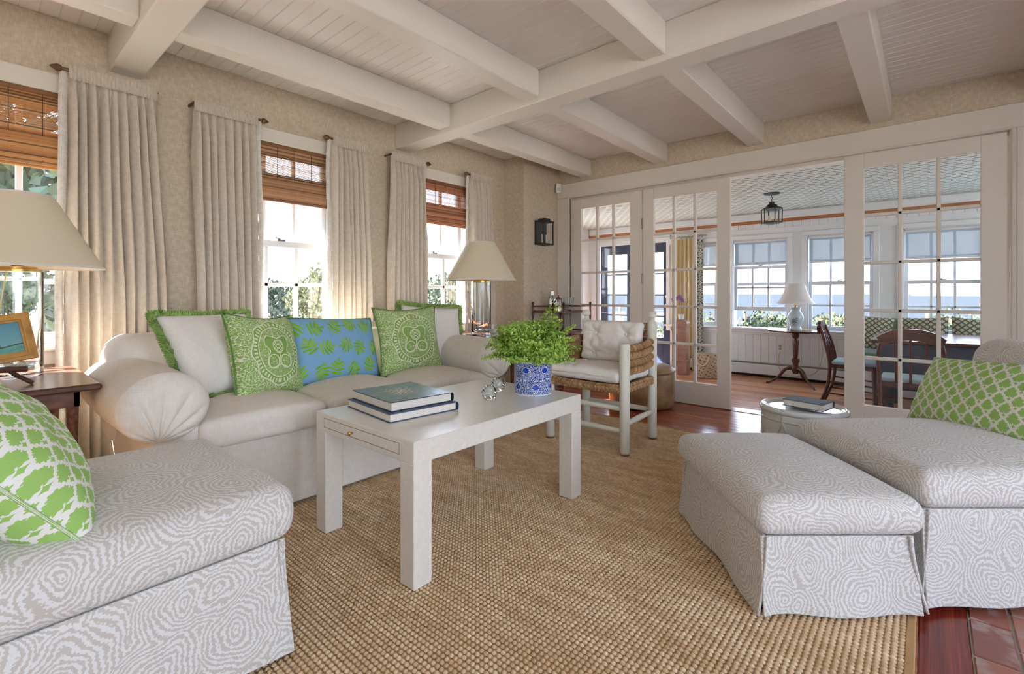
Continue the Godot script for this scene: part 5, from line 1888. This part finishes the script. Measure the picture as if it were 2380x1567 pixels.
func build_sunroom_things() -> void:
	# heater under the sea windows
	var h := thing("baseboard_heater", "long white baseboard heater along the sunroom sea wall", "heater", Vector3(-1.1, SY, SZ + 0.012))
	var st := S()
	bx(st, -1.93, 3.2, 0.035, 0.18, 0.0, 0.06, 0.008)
	fin(st, "cover", M.sun_wall, h)
	st = S()
	bx(st, -1.93, 3.2, 0.185, 0.20, 0.0, 0.05, 0.004)
	fin(st, "top_slot", M.hinge_steel, h)
	st = S()
	bx(st, -1.93, 3.2, 0.0, 0.036, 0.0, 0.045)
	fin(st, "toe_space", M.dark_gap, h)
	# pie-crust tripod table with vase lamp
	var t := thing("tripod_table", "round mahogany tilt-top tripod table by the sunroom windows", "table", Vector3(-1.275, SY, -7.03))
	st = S()
	lathe(st, [Vector2(0, 0.68), Vector2(0.30, 0.682), Vector2(0.315, 0.69), Vector2(0.318, 0.704), Vector2(0.308, 0.705), Vector2(0.298, 0.698), Vector2(0, 0.698)], 48)
	fin(st, "table_top", M.mahogany, t)
	st = S()
	lathe(st, [Vector2(0, 0.14), Vector2(0.03, 0.145), Vector2(0.042, 0.18), Vector2(0.046, 0.22), Vector2(0.030, 0.25), Vector2(0.034, 0.28), Vector2(0.048, 0.31), Vector2(0.044, 0.34), Vector2(0.026, 0.36), Vector2(0.030, 0.40), Vector2(0.036, 0.56), Vector2(0.030, 0.60), Vector2(0.042, 0.62), Vector2(0.042, 0.66), Vector2(0.08, 0.682)], 24)
	fin(st, "column", M.mahogany, t)
	for k in 3:
		var a := TAU * k / 3.0 + 0.72
		var d := Vector3(cos(a), 0, sin(a))
		st = S()
		tube(st, curve([Vector3(0, 0.21, 0) + d * 0.03, Vector3(0, 0.20, 0) + d * 0.11, Vector3(0, 0.09, 0) + d * 0.20, Vector3(0, 0.018, 0) + d * 0.30, Vector3(0, 0.016, 0) + d * 0.335], 5), [0.022, 0.023, 0.023, 0.022, 0.021, 0.020, 0.019, 0.018, 0.017, 0.016, 0.015, 0.014, 0.013, 0.013, 0.013, 0.013, 0.014, 0.015, 0.016, 0.015, 0.010], 10)
		fin(st, "leg", M.mahogany, t)
	var l := thing("vase_lamp", "pale celadon vase lamp with bell shade on the tripod table", "lamp", Vector3(-1.275, SY + 0.700, -7.03))
	st = S()
	lathe(st, [Vector2(0, 0), Vector2(0.066, 0), Vector2(0.070, 0.02), Vector2(0.058, 0.045), Vector2(0.060, 0.06), Vector2(0.088, 0.13), Vector2(0.092, 0.17), Vector2(0.080, 0.215), Vector2(0.055, 0.245), Vector2(0.050, 0.265), Vector2(0.062, 0.295), Vector2(0.060, 0.30), Vector2(0.0, 0.302)], 36)
	fin(st, "vase", M.celadon, l)
	st = S()
	for k in 3: tube(st, curve([Vector3(-0.03, 0.10 + k * 0.022, 0.0775 + k * 0.004), Vector3(0.0, 0.115 + k * 0.015, 0.0855 + k * 0.003), Vector3(0.035, 0.10 + k * 0.03, 0.076 + k * 0.004)], 5), 0.004, 5)
	fin(st, "painted_branch", M.book_blue, l)
	st = S()
	lathe(st, [Vector2(0.022, 0.302), Vector2(0.022, 0.315), Vector2(0.008, 0.325), Vector2(0.008, 0.40), Vector2(0, 0.40)], 16)
	fin(st, "cap", M.brass, l)
	st = S()
	var prof := []
	for k in 9:
		var q := k / 8.0
		prof.append(Vector2(0.225 - 0.12 * pow(q, 0.62), 0.345 + q * 0.255))
	for k in 9:
		var q := 1.0 - k / 8.0
		prof.append(Vector2(0.222 - 0.12 * pow(q, 0.62), 0.345 + q * 0.255))
	lathe(st, prof, 8, Transform3D(Basis(Vector3.UP, 0.4), Vector3.ZERO), 0.9)
	fin(st, "shade", M.shade_silk, l)
	var lc := thing("lamp_cord", "thin lamp cord trailing from tripod table to the wall outlet", "cord", Vector3(-1.275, SY + 0.700, -7.03))
	st = S()
	tube(st, curve([Vector3(0.06, 0.01, -0.02), Vector3(0.2, -0.01, -0.22), Vector3(0.24, -0.2, -0.36), Vector3(0.22, -0.45, -0.37), Vector3(0.12, -0.60, -0.30), Vector3(-0.2, -0.62, -0.30), Vector3(-0.28, -0.45, -0.40), Vector3(-0.26, -0.33, -0.41)], 5), 0.004, 5)
	fin(st, "flex", M.brass, lc)
	var o := thing("wall_outlet", "white electric outlet on the boarded dado", "outlet", Vector3(-1.535, 0.22, SZ + 0.012))
	st = S()
	bx(st, -0.035, 0.035, 0.0, 0.115, 0.0, 0.006, 0.002)
	fin(st, "plate", M.plastic_white, o)
	for y in [0.025, 0.065]:
		st = S()
		bx(st, -0.016, 0.016, y, y + 0.028, 0.005, 0.008, 0.003)
		fin(st, "socket", M.hinge_steel, o)
	# hanging lantern
	var ln := thing("hanging_lantern", "dark hexagonal glass lantern hanging from the papered sunroom ceiling", "lantern", Vector3(-1.345, 2.17, -6.10))
	st = S()
	lathe(st, [Vector2(0, 0), Vector2(0.085, 0), Vector2(0.080, -0.012), Vector2(0.02, -0.02), Vector2(0, -0.02)], 24)
	fin(st, "ceiling_plate", M.iron, ln)
	st = S()
	for k in 4: tube(st, [Vector3(0, -0.02 - k * 0.022, 0), Vector3(0.006 * (1 if k % 2 else -1), -0.031 - k * 0.022, 0), Vector3(0, -0.045 - k * 0.022, 0)], 0.004, 6)
	fin(st, "chain", M.iron, ln)
	st = S()
	lathe(st, [Vector2(0.0, -0.095), Vector2(0.03, -0.10), Vector2(0.028, -0.118), Vector2(0.055, -0.135), Vector2(0.06, -0.15), Vector2(0.112, -0.175), Vector2(0.115, -0.185), Vector2(0.0, -0.180)], 6, Transform3D(), 0.01)
	fin(st, "roof", M.iron, ln)
	for k in 6:
		var a := TAU * k / 6.0
		var b := TAU * (k + 1) / 6.0
		var p := Vector3(cos(a) * 0.108, 0, sin(a) * 0.108)
		var q := Vector3(cos(b) * 0.108, 0, sin(b) * 0.108)
		st = S()
		tube(st, [p + Vector3(0, -0.18, 0), p * 0.97 + Vector3(0, -0.345, 0)], 0.006, 5)
		tube(st, [p * 0.97 + Vector3(0, -0.335, 0), q * 0.97 + Vector3(0, -0.335, 0)], 0.005, 5)
		fin(st, "bar", M.iron, ln)
		st = S()
		st.set_smooth_group(-1)
		face(st, [p + Vector3(0, -0.182, 0), q + Vector3(0, -0.182, 0), q * 0.97 + Vector3(0, -0.335, 0), p * 0.97 + Vector3(0, -0.335, 0)], p + q)
		fin(st, "glass_side", M.pane_glass, ln)
	for k in 3:
		var a := TAU * k / 3.0
		st = S()
		tube(st, [Vector3(cos(a) * 0.04, -0.335, sin(a) * 0.04), Vector3(cos(a) * 0.04, -0.26, sin(a) * 0.04)], 0.009, 8)
		fin(st, "candle_sleeve", M.wax, ln)
	st = S()
	lathe(st, [Vector2(0.0, -0.34), Vector2(0.10, -0.335), Vector2(0.10, -0.342), Vector2(0.0, -0.36)], 6, Transform3D(), 0.01)
	fin(st, "base", M.iron, ln)
	# dining table, chairs, bench with pads
	var d := thing("dining_table", "long polished dining table in sunroom, its base coloured blue for glass reflections", "table", Vector3(0.58, SY, -6.12))
	st = S()
	bx(st, -0.98, 1.1, 0.72, 0.75, -0.62, 0.62, 0.008)
	fin(st, "table_top", M.mahogany, d)
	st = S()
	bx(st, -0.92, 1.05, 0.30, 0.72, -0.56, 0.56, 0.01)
	fin(st, "reflection_blue_base", M.book_navy, d)  # dark base; bluish reflection of the door glass is put into its colour
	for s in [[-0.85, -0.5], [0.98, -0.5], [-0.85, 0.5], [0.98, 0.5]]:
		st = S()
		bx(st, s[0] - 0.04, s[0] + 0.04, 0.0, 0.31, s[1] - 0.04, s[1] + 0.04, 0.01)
		fin(st, "leg", M.book_navy, d)  # legs carry the same reflection blue as the base
	dining_chair("mahogany dining chair in profile at the end of the sunroom table", Vector3(-0.57, SY, -6.12), 90)
	dining_chair("mahogany dining chair seen from behind through the folded french door", Vector3(-0.10, SY, -5.22), 180)
	dining_chair("mahogany dining chair partly hidden by the slipper chair back", Vector3(0.52, SY, -5.22), 180)
	var b := thing("window_bench", "long bench with green seat pad beneath the sunroom windows", "bench", Vector3(0.45, SY, -7.12))
	st = S()
	bx(st, -1.05, 1.2, 0.0, 0.40, -0.22, 0.22, 0.01)
	fin(st, "box", M.sun_wall, b)
	st = S()
	rbox(st, Vector3(2.25, 0.08, 0.45), 0.03, 6, null, at(0.075, 0.44, 0), 3)
	fin(st, "seat_pad", M.green_pad, b)
	var pad_labels := ["trellis cushion leaning beside the profile dining chair", "trellis cushion left of the pair behind the dining table", "trellis cushion right of the pair behind the dining table", "trellis cushion beside the tumblers on the dining table"]
	var pad_x := [-0.50, -0.02, 0.40, 0.84]
	for i in 4: cushion("trellis_cushion", pad_labels[i], rot(Vector3(pad_x[i], 0.56, -7.09), -20, [10, -6, 8, -4][i], [-6, 4, -5, 3][i]), 0.42, 0.42, 0.13, M.trellis_cloth, "", "bench cushions", 0.06)
	for i in 2:
		var gp := thing("bench_pad", ["sage green back pad behind the seated dining chair", "sage green back pad nearer the door stile end of bench"][i], "cushion", Vector3([0.58, -0.22][i], 0.54, -7.27), 0, "sage back pads")
		gp.rotation.x = -0.2
		st = S()
		rbox(st, Vector3(0.40, 0.38, 0.10), 0.04, 4, null, Transform3D(), 3)
		fin(st, "cover", M.green_pad, gp)
	for i in 3:
		var g := thing("tumbler", "clear tumbler in the small group on the dining table", "glass", Vector3(0.46 + i * 0.085, SY + 0.7505, -5.72 - (i % 2) * 0.09), 0, "tumblers on the dining table")
		st = S()
		lathe(st, [Vector2(0, 0), Vector2(0.030, 0), Vector2(0.036, 0.09), Vector2(0.0345, 0.09), Vector2(0.029, 0.01), Vector2(0, 0.01)], 18)
		fin(st, "bowl", M.solid_glass, g)
	# left end: patterned curtain, pedestal with orchid, basket
	var y := thing("sunroom_curtain", "cream sunroom curtain with dark floral edge behind the french door", "curtain", Vector3(-2.83, SY, SZ + 0.07))
	st = S()
	sheet(st, 60, 12, func(a, b2):
		var ph: float = a * 6.0 * TAU
		return [Vector3(lerpf(-0.22, 0.16, a), lerpf(0.01, 2.02, b2), 0.03 * sin(ph) + 0.008 * sin(ph * 2.3)), Vector2(a, b2)])
	fin(st, "panel", M.yellow_curtain, y)
	st = S()
	sheet(st, 16, 12, func(a, b2): return [Vector3(lerpf(0.16, 0.27, a), lerpf(0.01, 2.0, b2), 0.012 * sin(a * 2.0 * TAU)), Vector2(a * 0.12, b2 * 2.0)])
	fin(st, "floral_edge", M.flower_band, y)
	st = S()
	for k in 14: tube(st, [Vector3(-0.24 + k * 0.04, 2.06, 0.02), Vector3(-0.22 + k * 0.04, 2.035 + 0.01 * (k % 2), 0.035), Vector3(-0.20 + k * 0.04, 2.06, 0.02)], 0.012, 6)
	fin(st, "valance_trim", M.flower_band, y)
	var pd := thing("wood_pedestal", "pinkish wooden pedestal with arched top seen through the french door", "pedestal", Vector3(-2.72, SY, -6.93), 8)
	st = S()
	bx(st, -0.085, 0.085, 0.20, 0.70, -0.08, 0.08, 0.006)
	fin(st, "shaft", M.pink_wood, pd)
	st = S()
	bx(st, -0.10, 0.10, 0.0, 0.20, -0.09, 0.09, 0.006)
	bx(st, -0.11, 0.11, 0.195, 0.215, -0.10, 0.10, 0.004)
	fin(st, "plinth", M.pink_wood, pd)
	st = S()
	var arch := PackedVector2Array([Vector2(-0.10, 0.70), Vector2(0.10, 0.70)])
	for k in 9: arch.append(Vector2(0.10 * cos(PI * k / 8.0), 0.74 + 0.06 * sin(PI * k / 8.0)))
	prism(st, arch, -0.09, 0.09)
	fin(st, "cap", M.pink_wood, pd)
	var oc := thing("potted_orchid", "purple orchid on stem above the wooden pedestal", "plant", Vector3(-2.72, SY + 0.80, -6.93))
	st = S()
	lathe(st, [Vector2(0, 0), Vector2(0.035, 0), Vector2(0.045, 0.07), Vector2(0.04, 0.07), Vector2(0.03, 0.05), Vector2(0, 0.05)], 16)
	fin(st, "pot", M.porcelain_white, oc)
	st = S()
	tube(st, curve([Vector3(0, 0.05, 0), Vector3(0.0, 0.22, 0), Vector3(-0.05, 0.34, 0.03), Vector3(-0.10, 0.33, 0.05)], 5), 0.003, 5)
	fin(st, "stem", M.green_cord, oc)
	for k in 7:
		st = S()
		var fc := Vector3(-0.10 + k * 0.022, 0.32 + 0.02 * sin(k * 2.0) - absf(k - 3) * 0.012, 0.05 - k * 0.006)
		for q in 5:
			var a := TAU * q / 5.0
			rbox(st, Vector3(0.020, 0.032, 0.006), 0.003, 1, null, Transform3D(Basis(Vector3(0, 0, 1), a), fc) * at(0, 0.017, 0), 2)
		fin(st, "flower", M.orchid, oc)
	var bk := thing("wicker_basket", "round woven basket with rope handle on the sunroom floor", "basket", Vector3(-2.335, SY, -6.86))
	st = S()
	lathe(st, [Vector2(0, 0.005), Vector2(0.138, 0.005), Vector2(0.15, 0.03), Vector2(0.158, 0.18), Vector2(0.150, 0.33), Vector2(0.142, 0.33), Vector2(0.148, 0.18), Vector2(0.14, 0.04), Vector2(0, 0.03)], 32)
	fin(st, "wall", M.rope, bk)
	var xs := []
	var cs := []
	for j in 15:
		for k in 44:
			var a := TAU * (k + 0.5 * (j % 2)) / 44.0
			var yy := 0.02 + j * 0.0215
			var rr := 0.15 + 0.008 * sin(yy / 0.33 * PI)
			xs.append(Transform3D(Basis(Vector3.UP, -a).scaled_local(Vector3(0.012, 0.017, 0.022)), Vector3(cos(a) * rr, yy, sin(a) * rr)))
			cs.append((rgb(206, 180, 144) if (j + k * 2) % 5 else rgb(150, 84, 60)).srgb_to_linear())
	many(strand_mesh(), xs, "weave", M.basket, bk, cs)
	for s in [-1.0, 1.0]:
		st = S()
		tube(st, curve([Vector3(-0.08, 0.30, s * 0.135), Vector3(-0.06, 0.22, s * 0.17), Vector3(0.0, 0.18, s * 0.18), Vector3(0.06, 0.22, s * 0.17), Vector3(0.08, 0.30, s * 0.135)], 5), 0.011, 8)
		fin(st, "handle", M.rope, bk)
